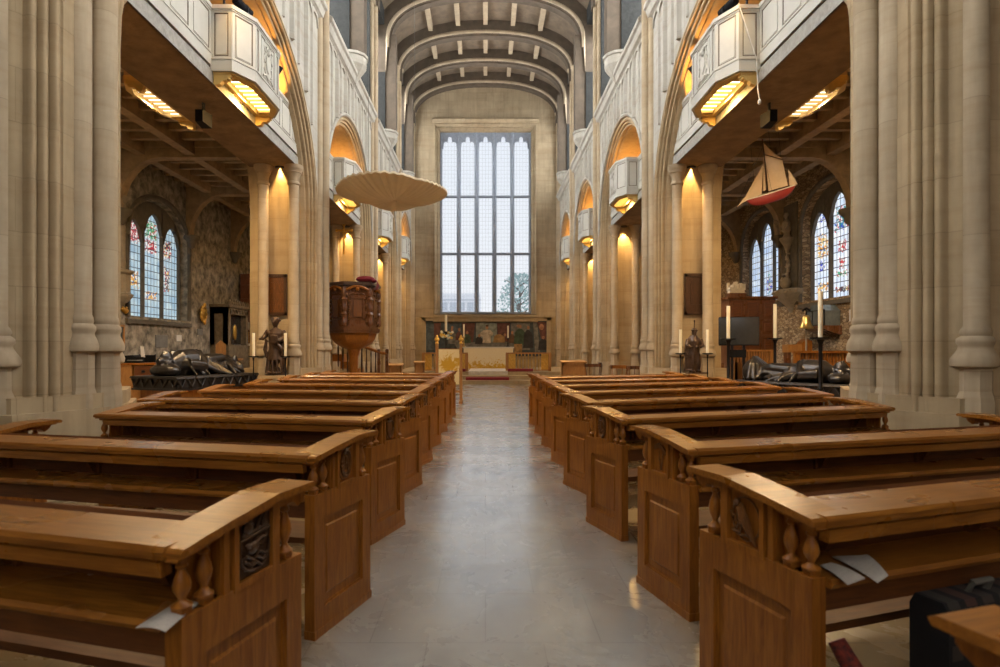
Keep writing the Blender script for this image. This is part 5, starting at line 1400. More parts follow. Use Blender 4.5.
# ------------------------------------------------------------------ bronze tombs
def tomb(lab, loc, rz, W_, L_, ztop, flip):
    """local +y runs from the head to the feet"""
    t = thing('tomb_effigy', lab, 'tomb', (*loc, 0), rz, 'bronze tombs')
    m = MB(); m.box(-W_ + .12, W_ - .12, -L_ + .12, L_ - .12, 0, ztop - .2); m.box(-W_ + .05, W_ - .05, -L_ + .05, L_ - .05, 0, .12); m.build('tomb_chest', M['oak'] if flip else M['monument'], t)
    m = MB(); m.box(-W_, W_, -L_, L_, ztop - .30, ztop - .26); m.box(-W_ + .02, W_ - .02, -L_ + .02, L_ - .02, ztop - .3, ztop - .02); m.prism([(-W_ - .03, ztop - .05), (W_ + .03, ztop - .05), (W_ - .01, ztop), (-W_ + .01, ztop)], lambda a, b, q: (a, q, b), -L_ - .03, L_ + .03)
    for k in range(9):
        y = -L_ + .1 + (2 * L_ - .2) * k / 8
        for e in (-1, 1): m.tube([(e * (W_ - .005), y - .1, ztop - .06), (e * (W_ + .01), y, ztop - .22), (e * (W_ - .005), y + .1, ztop - .06)], .02, 6)
    for k in range(5):
        x = -W_ + .1 + (2 * W_ - .2) * k / 4
        for e in (-1, 1): m.tube([(x - .1, e * (L_ - .005), ztop - .06), (x, e * (L_ + .01), ztop - .22), (x + .1, e * (L_ - .005), ztop - .06)], .02, 6)
    m.build('slab', M['bronze'], t)
    b = MB(); z = 0
    # pillow, head, torso, folded arms, robe, feet, folds
    b.ell((0, -L_ + .28, z + .09), (.34, .24, .11), 16, 8)
    hd = MB(); head(hd, (0, 0, 0), .125, 0, 'long'); hd.xf(Matrix.Translation((0, -L_ + .30, z + .27)) @ Matrix.Rotation(-PI / 2 + .25, 4, 'X'))
    o_ = len(b.v); b.v += hd.v; b.f += [tuple(i + o_ for i in f) for f in hd.f]; b.mi += hd.mi; b.sm += hd.sm
    b.tube([(0, -L_ + .42, z + .18), (0, -L_ + .62, z + .17), (0, -L_ + .95, z + .17), (0, -L_ + 1.25, z + .14), (0, -L_ + 1.7, z + .13), (0, L_ - .22, z + .12)], [.10, .23, .25, .20, .21, .17], 18)
    b.ell((0, -L_ + .66, z + .16), (.32, .16, .15), 14, 8)
    for e in (-1, 1):
        b.tube([(e * .27, -L_ + .62, z + .17), (e * .37, -L_ + .95, z + .14), (e * .07, -L_ + 1.12, z + .36)], [.10, .085, .055], 10)
        hand(b, (e * .06, -L_ + 1.12, z + .36), (-e * .5, -.75, .35), (0, 0, 1), .085)
        b.ell((e * .10, L_ - .16, z + .17), (.06, .08, .14), 10, 8)
        b.tube([(e * .12, -L_ + 1.3, z + .22), (e * .13, -L_ + 1.7, z + .25), (e * .11, L_ - .3, z + .18)], [.09, .09, .06], 8)
    rnd = random.Random(5 + flip)
    for k in range(22):
        x0 = rnd.uniform(-.32, .32); y0 = -L_ + rnd.uniform(1.15, 1.5); x1 = x0 * 1.5 + rnd.uniform(-.18, .18); y1 = rnd.uniform(L_ - .7, L_ - .05)
        xm, ym = (x0 + x1) / 2 + rnd.uniform(-.1, .1), (y0 + y1) / 2
        zf = lambda x: max(.02, .28 - .75 * abs(x))
        b.tube([(x0, y0, z + zf(x0)), (xm, ym, z + zf(xm) + .03), (x1, y1, z + zf(x1) * .6)], [.03, .042, .03], 7)
    for k in range(26):
        e = rnd.choice((-1, 1)); y = rnd.uniform(-L_ + .6, L_ - .5); dy = rnd.uniform(-.15, .45); w_ = rnd.uniform(.3, W_ - .04)
        b.tube([(e * .16, y, z + .2), (e * (.16 + w_) / 2 + rnd.uniform(-.05, .05), y + dy * .5, z + rnd.uniform(.08, .15)), (e * w_, y + dy, z + .012)], [.03, rnd.uniform(.02, .05), .02], 7)
    if flip:
        b.ell((0, L_ - .12, z + .10), (.30, .14, .12), 12, 8)
    else:          # heavy drapery standing up at the feet
        b.ell((0, L_ - .2, z + .16), (.34, .24, .26), 14, 9)
        for k in range(9):
            a = -1.3 + 2.6 * k / 8; b.tube([(.06 * sin(a), L_ - .2, z + .45), (.26 * sin(a), L_ - .2 - .2 * cos(a), z + .30), (.42 * sin(a), L_ - .2 - .34 * cos(a), z + .03)], [.03, .05, .045], 7)
    b.v = [(x * 1.12, y, zz * (1.45 if flip else 1.25)) for x, y, zz in b.v]
    sculpt('effigy', b, M['bronze'], t, .018, 1, (0, 0, ztop - .015))
    return t
tomb('black bronze recumbent figure on a draped slab, head towards the aisle window', (-6.62, 13.38), -.36, .66, 1.16, .99, 1)
tomb('black bronze recumbent figure with heaped drapery at its feet, near the ship model', (7.0, 13.0), .62, .50, 1.2, .84, 0)

# ------------------------------------------------------------------ ship model hanging on the ship side
HX, HY, HZ = at_x(771, 14.4), 14.4, EYE + (CY - 198) * 14.4 / F
t = thing('model_ship', 'model sailing ship with red hull and cream sails hanging from the aisle ceiling', 'model ship', (HX, HY, HZ), -.35)
t.rotation_euler = (0, -.09, -.30); t.scale = (1.0, 1.0, 1.1)
m = MB(); rows = []
for i in range(15):
    f = i / 14; x = -.56 + 1.12 * f; w = .13 * sin(PI * min(1, (f * .93 + .07))) ** .7 if f < .98 else .03; w = max(w, .012)
    sheer = .10 * (f - .45) ** 2 + .16 * f
    kd = .17 * (1 - (2 * f - 1) ** 4) + .02
    rows.append([(x, w * cos(a), sheer - kd * sin(a) ** .8 if 0 <= a <= PI else sheer) for a in [PI * k / 10 for k in range(11)]])
m.grid(rows, True); m.grid([[r[0], r[-1]] for r in rows], False); m.build('hull', M['hull_red'], t)
m = MB()
for e in (0, -1): m.tube([(r[e][0], r[e][1] * 1.02, r[e][2] + .012) for r in rows], .014, 6)
m.build('gunwale', M['paper'], t)
def mast(x, z0, z1, r=.012, rake=0):
    m = MB(); m.tube([(x, 0, z0), (x + rake, 0, z1)], [r, r * .6], 6); return m.build('mast', M['oak_dark'], t)
mast(-.06, 0, 1.32); mast(.42, .08, .60, .009); m = MB(); m.ell((-.06, 0, 1.34), (.022, .022, .022), 8, 6); m.build('mast_truck', M['hull_red'], t)
def sail(c, bow=.05):
    m = MB(); a, b, c_, d = [Vector(p) for p in c]; rows = []
    for th in (0, .006):
        R_ = []
        for i in range(7):
            l = a.lerp(d, i / 6); r = b.lerp(c_, i / 6)
            R_.append([l.lerp(r, j / 6) + Vector((0, -bow * sin(PI * j / 6) * sin(PI * (i + 1) / 8) - th, 0)) for j in range(7)])
        m.grid(R_, True)
    m.build('sail', M['sail'], t)
sail([(-.04, 0, .16), (.40, 0, .22), (.34, 0, .80), (-.04, 0, .98)])           # main
sail([(-.04, 0, 1.0), (.33, 0, .84), (.10, 0, 1.08), (-.05, 0, 1.27)], .02)     # topsail
sail([(.44, 0, .20), (.62, 0, .22), (.52, 0, .44), (.44, 0, .58)], .03)         # mizzen
sail([(-.16, 0, .18), (-.09, 0, .2), (-.075, 0, .95), (-.08, 0, 1.0)], .03)
sail([(-.68, 0, -.02), (-.2, 0, .12), (-.11, 0, .74), (-.12, 0, .76)], .05)
sail([(-.80, 0, -.10), (-.66, 0, .0), (-.14, 0, .58), (-.15, 0, .6)], .03)
m = MB(); m.tube([(-.5, 0, .03), (-.82, 0, -.10)], .01, 6); m.tube([(-.05, 0, .16), (.44, 0, .20)], .009, 6); m.tube([(-.05, 0, 1.0), (.36, 0, .82)], .007, 6); m.build('spars', M['oak_dark'], t)
m = MB()
for p, q in (((-.82, 0, -.1), (-.06, 0, 1.2)), ((.62, 0, .2), (-.06, 0, 1.25)), ((.02, .1, .08), (-.06, 0, 1.0)), ((.02, -.1, .08), (-.06, 0, 1.0))): m.tube([p, q], .004, 4)
m.build('rigging', M['cord'], t)
for x in (-.35, .08, .3):
    m = MB(); m.tube([(x, 0, .12), (x + .02, 0, 7.13 - HZ)], .005, 4); m.build('hanging_wire', M['cord'], t)

# ------------------------------------------------------------------ ship side aisle furniture
t = thing('cupboard', 'tall panelled dark wooden cupboard carrying the ivory model', 'cupboard', (at_x(752, 17.6), 17.9, 0))
cw = .70; ch = EYE + (CY - 298.5) * 17.6 / F
MB().box(-cw, cw, -.3, .3, 0, ch).build('body', M['mahogany'], t)
m = MB(); m.prism([(-.34, ch - .02), (-.37, ch + .03), (-.37, ch + .06), (.32, ch + .06), (.32, ch - .02)], lambda a, b, q: (q, a, b), -cw - .05, cw + .05); m.build('cornice', M['mahogany'], t)
for x0, x1 in ((-cw + .04, -.26), (-.2, .24), (.3, cw - .04)):
    for z0, z1 in ((.1, 1.2), (1.26, 1.95), (2.02, 2.42), (2.48, ch - .06)):
        d = MB(); d.box(x0, x1, -.325, -.30, z0, z1); d.m = 0; d.frustum(x0 + .06, x1 - .06, -.345, -.325, z0 + .06, z1 - .06, .03, .03, axis=1); d.build('panel', M['oak_back'], t)
t = thing('building_model', 'ivory carved model of a turreted building on a brown base', 'model', (at_x(735, 17.8), 17.75, ch + .065))
m = MB(); m.box(-.24, .26, -.16, .16, 0, .10); m.build('base', M['mahogany'], t)
m = MB(); rr = random.Random(3)
m.box(-.20, .22, -.12, .12, .10, .26)
for k in range(15):
    x = -.19 + .4 * (k % 5) / 4; y = -.1 + .1 * (k // 5); h = rr.uniform(.3, .46) - abs(x - .02) * .25
    m.box(x - .035, x + .035, y - .035, y + .035, .2, h); 
    for e in (-1, 1): m.box(x + e * .022 - .012, x + e * .022 + .012, y - .035, y + .035, h, h + .03)
for k in range(8): m.box(-.19 + k * .05, -.16 + k * .05, -.13, -.11, .14, .2)
m.build('turrets', M['model_white'], t)
# monitor on its stand
t = thing('monitor', 'large black flat screen turned sideways on a black stand', 'monitor', (at_x(738, 15), 15.0, 0), -.35)
m = MB(); m.box(-.50, .50, -.02, .03, 1.66, 2.40); m.build('casing', M['blackbox'], t)
m = MB(); m.box(-.48, .48, -.026, -.02, 1.69, 2.38); m.build('screen', M['glass_dark'], t)
for x in (-.14, .14):
    m = MB(); m.box(x - .03, x + .03, .03, .09, .08, 2.1); m.build('upright', M['iron'], t)
m = MB(); m.box(-.35, .35, -.25, .35, 0, .08); m.build('base', M['iron'], t)
m = MB(); m.box(-.2, .2, .0, .3, 1.35, 1.55); m.build('control_box', M['blackbox'], t)
t = thing('prayer_desk', 'oak desk with pierced rail behind the bronze tomb, under the monitor', 'desk', (at_x(752, 16.2), 16.2, 0), 0, 'prayer desks')
for q, nm in (((-.55, .55, -.2, .2, 1.50, 1.55), 'top'), ((-.53, .53, -.16, -.12, .1, 1.2), 'front_panel'), ((-.53, -.47, -.16, .18, 0, 1.5), 'side'), ((.47, .53, -.16, .18, 0, 1.5), 'side')): MB().box(*q).build(nm, M['oak_pale'], t)
m = MB()
for k in range(13): m.box(-.47 + k * .075, -.43 + k * .075, -.16, -.12, 1.2, 1.5)
m.build('pierced_rail', M['oak_pale'], t)
t = thing('altar_rail', 'long oak rail with pierced arcading below the rubble wall, ship side aisle', 'rail', (at_x(828, 15.6), 15.7, 0))
m = MB(); m.box(-.85, 1.0, -.12, .12, 1.46, 1.52); m.build('top_rail', M['oak'], t)
m = MB(); m.box(-.83, .98, -.04, .04, .95, 1.18); m.build('lower_rail', M['oak'], t)
m = MB()
for k in range(22): m.box(-.82 + k * .083, -.785 + k * .083, -.035, .035, 1.15, 1.47)
m.build('pierced_arcade', M['oak'], t)
for x in (-.8, .95): MB().box(x - .05, x + .05, -.06, .06, 0, 1.46).build('post', M['oak'], t)
for x in (-.45, .1, .5):
    c = MB(); c.tube([(x - .22, -.2, 1.1), (x - .2, -.28, 1.22), (x, -.34, 1.27), (x + .2, -.28, 1.22), (x + .22, -.2, 1.1)], .03, 8)
t = thing('chest', 'small orange oak box on a stand in front of the rubble wall', 'box', (at_x(797, 16.8), 16.8, 0))
MB().box(-.34, .05, -.18, .18, 1.47, 1.70).build('body', M['oak_pale'], t)
m = MB(); m.prism([(-.02, 1.47), (.36, 1.47), (.36, 1.8), (.2, 1.86), (.08, 1.76)], lambda a, b, q: (a, q, b), -.15, .15); m.build('sloping_lid', M['oak'], t)
for x in (-.28, .28): MB().box(x - .04, x + .04, -.12, .12, 0, 1.47).build('leg', M['mahogany'], t)
# brass bell
bp = at(806, 321, 16.4)
t = thing('bell', 'small brass bell hanging from a black bracket above the oak box', 'bell', (bp.x, 16.4, bp.z))
m = MB(); m.lathe(0, 0, [(.19, -.22), (.20, -.20), (.15, -.12), (.115, 0), (.10, .10), (.06, .16), (.0, .175)], 18); m.build('bell_body', M['brass'], t)
m = MB(); m.tube([(0, 0, .16), (0, 0, .34), (.3, .6, .38), (10 - bp.x, 1.6, .38)], .025, 6); m.tube([(-.1, 0, .28), (0, 0, .36), (.12, 0, .30)], .03, 6); m.build('bracket', M['iron'], t)
m = MB(); m.ell((0, 0, -.2), (.04, .04, .05), 8, 6); m.build('clapper', M['iron'], t)
m = MB(); m.tube([(.06, .1, -.22), (.06, .1, -bp.z)], .025, 8); m.build('post', M['monument'], t)
# glass case on a bracket
gp = at(832, 318, 16.75)
t = thing('display_case', 'grey gabled glass case on a wooden bracket fixed to the rubble wall', 'display case', (9.75, 16.75, EYE + (CY - 326) * 16.75 / F))
m = MB(); m.prism([(-.45, 0), (.45, 0), (.45, .42), (.2, .60), (-.2, .60), (-.45, .42)], lambda a, b, q: (q, a, b), -.22, .22); m.build('glass_box', M['case_glass'], t)
m = MB()
for y in (-.45, -.15, .15, .45): m.box(-.235, -.215, y - .015, y + .015, 0, .45)
for z in (.0, .42): m.box(-.235, -.215, -.46, .46, z, z + .03)
m.build('case_frame', M['iron'], t)
m = MB(); m.prism([(-.28, 0), (-.28, -.06), (-.15, -.14), (.2, -.26), (.25, -.26), (.25, 0)], lambda a, b, q: (a, q, b), -.48, .48); m.build('shelf_bracket', M['mahogany'], t)
def wallplate(name, lab, cat, s, px0, px1, py0, py1, mat_, th=.03, frame=None):
    y0, y1 = sorted((abs(10 * F / (px0 - CX)), abs(10 * F / (px1 - CX)))); yc = (y0 + y1) / 2
    z1, z0 = EYE + (CY - py0) * yc / F, EYE + (CY - py1) * yc / F
    if frame is None:
        o = MB().frustum(-(y1 - y0) / 2, (y1 - y0) / 2, 0, th, 0, z1 - z0, .01, .01, axis=1)
        o.xf(Matrix.Rotation(-s * PI / 2, 4, 'Z')); o = o.build(name, mat_); o.location = (s * (10 - th), yc, z0)
        return tag(o, lab, cat)
    t = thing(name, lab, cat, (s * 9.965, yc, z0), -s * PI / 2); w = (y1 - y0) / 2; h = z1 - z0
    MB().box(-w, w, 0, .02, 0, h).build('panel', mat_, t)
    m = MB()
    for q in ((-w - .04, -w + .02, -.04, h + .04), (w - .02, w + .04, -.04, h + .04), (-w, w, -.04, .02), (-w, w, h - .02, h + .04)): m.box(q[0], q[1], -.025, .03, q[2], q[3])
    m.build('frame', frame, t)
wallplate('wall_notice', 'pale inscribed stone tablet on the rubble wall right of the glass case', 'tablet', 1, 850, 862, 309, 321, M['marble'])
# wall monument between the windows
t = thing('wall_monument', 'carved stone wall monument with figures over a half-round shelf, between the aisle windows', 'monument', (10.0, 18.95, 3.1), 0)
m = MB(); pr = [(.06, -.35), (.12, -.25), (.16, -.15), (.34, .0), (.52, .14), (.56, .22), (.62, .26), (.62, .38), (.5, .42)]
m.grid([[(-r * sin(a) * .8, r * cos(a) * 1.15, z) for a in [PI * k / 14 for k in range(15)]] for r, z in pr], True); m.add([(-.5 * sin(a) * .8, .5 * cos(a) * 1.15, .42) for a in [PI * k / 14 for k in range(15)]], [tuple(range(15))])
for k in range(13):
    a = PI * (k + .5) / 13; m.ell((-.62 * sin(a) * .8, .62 * cos(a) * 1.15, .32), (.05, .05, .045), 6, 4)
m.build('shelf', M['monument'], t)
b = MB()
b.ell((-.22, -.05, .62), (.16, .2, .2), 12, 8); b.tube([(-.2, .1, .6), (-.2, .24, .75), (-.18, .2, .95), (-.15, .08, .9)], [.09, .07, .05, .02], 8)
b.tube([(-.1, 0, .6), (-.12, .02, .9), (-.1, -.04, 1.2), (-.13, .02, 1.5), (-.1, 0, 1.8)], [.08, .05, .07, .05, .09], 10)
for k in range(12): b.ell((-.13, .06 * sin(k * 1.9), .85 + k * .08), (.07, .07, .05), 7, 5)
b.lathe(-.14, 0, [(.06, 1.7), (.12, 1.85), (.18, 1.95), (.24, 2.05), (.24, 2.1), (.1, 2.12)], 12)
b.tube([(-.16, 0, 2.1), (-.16, 0, 2.35), (-.16, .02, 2.6), (-.16, .02, 2.72)], [.15, .13, .13, .06], 12); b.tube([(-.18, .12, 2.58), (-.25, .2, 2.45), (-.28, .1, 2.32)], [.05, .045, .03], 8); b.tube([(-.18, -.12, 2.58), (-.24, -.2, 2.45), (-.28, -.1, 2.36)], [.05, .045, .03], 8)
head(b, (-.17, .02, 2.83), .085, -PI / 2, 'curly')
sculpt('carved_figure', b, M['monument'], t, .022, 2)
b = MB(); b.tube([(-.14, .62, 2.2), (-.14, .62, 2.5), (-.15, .60, 2.75), (-.15, .6, 2.85)], [.14, .13, .14, .06], 12); b.tube([(-.18, .5, 2.7), (-.28, .48, 2.6), (-.24, .6, 2.5)], [.05, .045, .03], 8); b.ell((-.1, .62, 2.1), (.12, .16, .16), 10, 7); head(b, (-.17, .58, 2.97), .085, -PI / 2, 'curly'); b.tube([(-.2, .7, 2.7), (-.1, .85, 2.9), (-.08, .9, 2.6)], [.04, .08, .03], 8)
sculpt('carved_cherub', b, M['monument'], t, .022, 2)
m = MB(); m.box(-.05, .0, -.4, .75, -.1, 3.2); m.build('back_slab', M['mullion_dark'], t)
# pull cord on the nearest oriel
q = at(757, 98, 10.1)
o = MB(); o.tube([(4.40, 10.08, 7.58), (q.x - .02, 10.07, 6.6), (q.x, 10.07, 6.1), (q.x + .03, 10.07, q.z - .05)], .010, 6); o.ell((q.x + .03, 10.07, q.z - .08), (.03, .03, .05), 8, 6)
tag(o.build('cord', M['marble']), 'white cord with a knot hanging down the corner of the ship side oriel', 'cord')

# ------------------------------------------------------------------ pulpit side aisle furniture
wallplate('wall_tablet', 'grey slate tablet on the sooty wall below the stained window', 'tablet', -1, 155, 167, 335, 347.5, M['grey_slab'])
wallplate('wall_notice', 'small white notice on the sooty wall, next to the grey slate tablet', 'notice', -1, 175.5, 181, 335, 341.5, M['paper'])
wallplate('wall_tablet', 'tiny grey tablet under the gilt cartouche', 'tablet', -1, 197, 202, 329, 335, M['grey_slab'])
wallplate('picture_frame', 'picture in a golden wooden frame beside the nearest pier, pulpit side', 'picture', -1, 116, 122, 326, 345, M['mural_pic'] if 'mural_pic' in M else M['p_bg'], .03, M['oak_pale'])
t = thing('cartouche', 'gilt carved cartouche on the sooty wall beside the stone shrine', 'cartouche', (-9.93, 20.35, 2.8), PI / 2)
b = MB(); b.ell((0, -.03, 0), (.16, .06, .21), 12, 8)
for k in range(12):
    a = 2 * PI * k / 12; b.ell((.19 * cos(a), -.04, .25 * sin(a)), (.06, .05, .07), 8, 6)
b.ell((0, -.08, .3), (.09, .06, .09), 8, 6); b.ell((0, -.08, -.3), (.06, .05, .09), 8, 6)
sculpt('carving', b, M['gold'], t, .02, 1)
b = MB()
for e in (0, 1): b.ell((-9.95, 15.95 + e * .10, 2.64 - e * .04), (.05, .08, .06), 10, 7)
for k in range(6): b.ell((-9.94, 15.85 + .05 * k, 2.66 + .05 * sin(k * 2)), (.045, .04, .04), 7, 5)
tag(sculpt('carved_boss', b, M['gold'], None, .02, 1), 'gilded carved boss below the wall shaft, beside the nearest pier', 'carving')
t = thing('wall_monument', 'stone half-column on a moulded corbel at the edge of the stained window', 'monument', (-10.0, 15.85, 0))
m = MB(); m.lathe(0, 0, [(.14, 3.7), (.14, 5.55), (.2, 5.65), (.2, 5.75)], 14); m.build('half_column', M['monument'], t)
m = MB(); m.lathe(0, 0, [(.06, 2.75), (.2, 2.85), (.32, 3.0), (.34, 3.06), (.26, 3.1), (.26, 3.6), (.36, 3.66), (.36, 3.72), (.14, 3.76)], 8, 0, PI / 8, True); m.build('corbel', M['monument'], t)
# shrine cabinet
t = thing('shrine', 'carved stone shrine with a dark glazed recess against the sooty wall', 'shrine', (-9.62, 21.9, 0), PI / 2); w = .88
m = MB(); m.box(-w, w, -.32, .36, 0, 1.72); m.build('base', M['shrine'], t)
m = MB(); m.box(-w, -w + .1, -.29, .36, 1.72, 3.1); m.box(w - .1, w, -.29, .36, 1.72, 3.1); m.box(-w, -w + .22, -.3, -.1, 1.72, 3.1); m.box(w - .22, w, -.3, -.1, 1.72, 3.1); m.box(-w, w, .2, .36, 1.72, 3.1); m.box(-w, w, -.3, .36, 2.85, 3.1)
m.box(-w - .06, w + .06, -.36, .38, 3.1, 3.2)
for k in range(9): m.lathe(-w + .08 + k * (2 * w - .16) / 8, -.3, [(.07, 3.2), (.07, 3.26), (.02, 3.38), (.0, 3.4)], 6)
m.build('canopy', M['shrine'], t)
for k in range(7):
    f = MB(); f.tube([(-w + .12 + k * .25 + .1 * cos(a), -.31, 2.88 + .16 * sin(a)) for a in [PI * j / 6 for j in range(7)]], .018, 5); f.build('tracery', M['shrine'], t)
m = MB(); m.box(-w + .22, w - .22, -.1, -.07, 1.75, 2.85); m.build('glass', M['glass_dark'], t)
m = MB(); m.ell((.1, -.12, 2.2), (.14, .05, .3), 10, 8); m.build('gilt_figure', M['gold'], t)
t = thing('lectern', 'pale wooden board with a gabled top standing before the stone shrine', 'board', (-9.2, 20.15, 0), .5)
m = MB(); m.prism([(-.16, 1.15), (.16, 1.15), (.16, 1.72), (.0, 1.88), (-.16, 1.72)], lambda a, b, q: (a, q, b), -.03, .03); m.build('board', M['oak_pale'], t)
m = MB(); m.box(-.03, .03, -.03, .03, 0, 1.2); m.box(-.2, .2, -.2, .2, 0, .05); m.build('post', M['oak_pale'], t)
t = thing('counter', 'long counter with a pale wooden top in front of the stone shrine', 'counter', (-8.35, 17.9, 0))
m = MB(); m.box(-.62, .75, -.3, .3, 1.22, 1.28); m.build('top', M['oak_pale'], t)
m = MB(); m.box(-.55, .68, -.22, .25, 0, 1.22); m.build('body', M['mahogany'], t)
t = thing('desk', 'oak desk with a carved drawer behind the draped bronze tomb', 'desk', (-8.95, 15.1, 0))
MB().box(-.55, .5, -.3, .3, 1.16, 1.21).build('top', M['oak'], t)
MB().box(-.52, -.1, -.27, .27, 0, 1.16).build('pedestal', M['oak_pale'], t)
d = MB().box(-.02, .46, -.29, .25, .85, 1.14).build('drawer', M['oak_back'], t)
k = MB(); k.ell((.22, -.31, 1.0), (.05, .03, .03), 8, 6); k.build('handle', M['iron'], d)
MB().box(.4, .47, -.25, .25, 0, .9).build('leg', M['oak'], t)
t = thing('printer', 'black office machine with an upright white sheet on the oak desk', 'printer', (-9.2, 15.1, 1.212))
m = MB(); m.prism([(-.22, 0), (.2, 0), (.2, .14), (.12, .2), (-.22, .18)], lambda a, b, q: (a, q, b), -.18, .2); m.build('body', M['blackbox'], t)
m = MB(); m.box(.0, .26, -.22, .02, .05, .08); m.build('tray', M['grey_slab'], t)
m = MB(); m.prism([(.24, .16), (.34, .14), (.30, .42), (.22, .44)], lambda a, b, q: (a, q, b), -.01, 0); m.build('paper_sheet', M['paper'], t)
t = thing('chair', 'black tubular chair behind the oak desk in the pulpit side aisle', 'chair', (-9.5, 16.1, 0))
for x in (-.22, .22):
    for y in (-.2, .2): m = MB(); m.tube([(x, y, 0), (x, y, 1.42 if y > 0 else .46)], .018, 6); m.build('leg', M['iron'], t)
MB().box(-.24, .24, -.22, .22, .44, .48).build('seat', M['blackbox'], t); MB().box(-.22, .22, .18, .21, 1.1, 1.4).build('backrest', M['blackbox'], t)
t = thing('music_stand', 'black stand holding tilted white sheets behind the tomb effigy', 'music stand', (at_x(176, 15.6), 15.6, 0), .3)
m = MB(); m.tube([(0, 0, 0), (0, 0, 1.28)], .02, 6); m.lathe(0, 0, [(.2, 0), (.2, .03), (.03, .05)], 10); m.build('pole', M['iron'], t)
m = MB(); m.prism([(-.03, 1.2), (.0, 1.2), (.12, 1.52), (.09, 1.52)], lambda a, b, q: (q, a, b), -.16, .16); m.build('desk', M['iron'], t)
m = MB(); m.prism([(-.045, 1.23), (-.035, 1.23), (.08, 1.51), (.07, 1.51)], lambda a, b, q: (q, a, b), -.13, .13); m.build('paper_sheet', M['paper'], t)
# far end of the aisle
t = thing('organ_case', 'red-brown panelled wooden case raised in the far pulpit side aisle', 'organ case', (-9.35, 24.0, 0))
m = MB(); m.prism([(-.55, 2.9), (.3, 2.3), (.6, 2.3), (.6, 4.6), (-.55, 4.6)], lambda a, b, q: (a, q, b), -.6, .6); m.build('case', M['redwood'], t)
for z in (3.0, 3.6, 4.15): MB().box(-.5, .55, -.64, -.6, z, z + .42).build('panel', M['redwood'], t)
for x, y in ((-.5, .5), (.5, .5), (.5, -.5)): MB().box(x - .05, x + .05, y - .05, y + .05, 0, 2.5).build('post', M['redwood'], t)
t = thing('side_altar', 'small white topped altar at the far end of the pulpit side aisle', 'altar', (-9.55, 23.0, 0))
m = MB(); m.box(-.45, .9, -.35, .35, 1.7, 1.78); m.build('altar_cloth', M['paper'], t)
m = MB(); m.box(-.4, .85, -.3, .32, 0, 1.7); m.build('body', M['shrine'], t)
t = thing('icon', 'small gilded icon panel standing on the small side altar', 'icon', (-9.45, 22.95, 1.782))
m = MB(); m.prism([(-.16, 0), (.16, 0), (.16, .5), (0, .62), (-.16, .5)], lambda a, b, q: (a, q, b), -.03, .03); m.build('panel', M['mahogany'], t)
m = MB(); m.box(-.10, .10, -.036, -.03, .06, .46); m.ell((0, -.04, .38), (.05, .01, .06), 8, 6); m.build('gilt_figure', M['gold'], t)
# gilt cross hanging in the second arch
q = at(341, 232, 21.3)
t = thing('hanging_cross', 'gilt crucifix bracket glowing high on the pier above the pulpit', 'cross', (q.x, 21.75, q.z))
m = MB(); m.box(-.03, .03, -.03, .03, -.75, .35); m.box(-.28, .28, -.03, .03, .12, .18)
for x, z in ((-.28, .15), (.28, .15), (0, .36)): m.ell((x, 0, z), (.06, .05, .06), 8, 6)
m.build('cross', M['gold'], t)
b = MB(); b.tube([(0, -.06, .02), (0, -.07, -.15), (0, -.05, -.4)], [.05, .045, .03], 8); b.tube([(-.24, -.05, .15), (0, -.06, .04), (.24, -.05, .15)], .02, 6); head(b, (0, -.08, .13), .045, 0, 'long')
sculpt('figure', b, M['gold'], t, .012, 1)
MB().box(-.04, .04, .0, .22, -.1, -.02).build('bracket', M['gold'], t)

# ------------------------------------------------------------------ outside the east window
t = thing('tree', 'leafy tree standing outside behind the lower panes of the east window', 'tree', (3.6, 62, 0))
m = MB(); m.tube([(0, 0, 0), (.1, 0, 3), (0, .1, 6), (.2, 0, 8.5)], [.35, .28, .2, .08], 10)
for k in range(14):
    a = k * 2.4; z = 3 + k * .4; m.tube([(0, 0, z), (1.1 * cos(a), 1.1 * sin(a), z + .8), (1.9 * cos(a), 1.9 * sin(a), z + 1.1)], [.1, .06, .02], 5)
m.build('trunk', M['bark'], t)
m = MB(); rr = random.Random(9)
for k in range(2600):
    a = rr.uniform(0, 2 * PI); z = rr.uniform(2.6, 9.6); rm_ = 2.5 * math.sqrt(max(0.03, 1 - ((z - 5.3) / 4.6) ** 2)); r = rm_ * math.sqrt(rr.random())
    if rr.random() < .35: continue
    c = Vector((r * cos(a), r * sin(a), z)); n = Vector((rr.gauss(0, 1), rr.gauss(0, 1), rr.gauss(0, 1))).normalized(); u = n.orthogonal().normalized() * .16; v = n.cross(u).normalized() * .1
    m.add([c - u, c - v, c + u, c + v], [(0, 1, 2, 3)])
o = m.build('foliage', M['leaf'], t, False); o['kind'] = 'stuff'
t = thing('office_building', 'pale modern building far behind the lower panes of the east window', 'building', (-4, 90, 0))
m = MB(); m.box(-8, 3.2, 0, 8, 0, 10.2); m.box(3.2, 11, 1, 8, 0, 7.2); m.build('facade', M['facade'], t)
for k in range(-1, 6):
    for j in range(2): MB().box(-5.6 + k * 1.35, -4.6 + k * 1.35, -.05, .0, 5.6 + j * 1.9, 6.9 + j * 1.9).build('window', M['facade_glass'], t)
for j in range(2): MB().box(-8.1, 3.3, -.1, .05, 7.2 + j * 1.9, 7.35 + j * 1.9).build('cornice', M['facade_glass'], t)
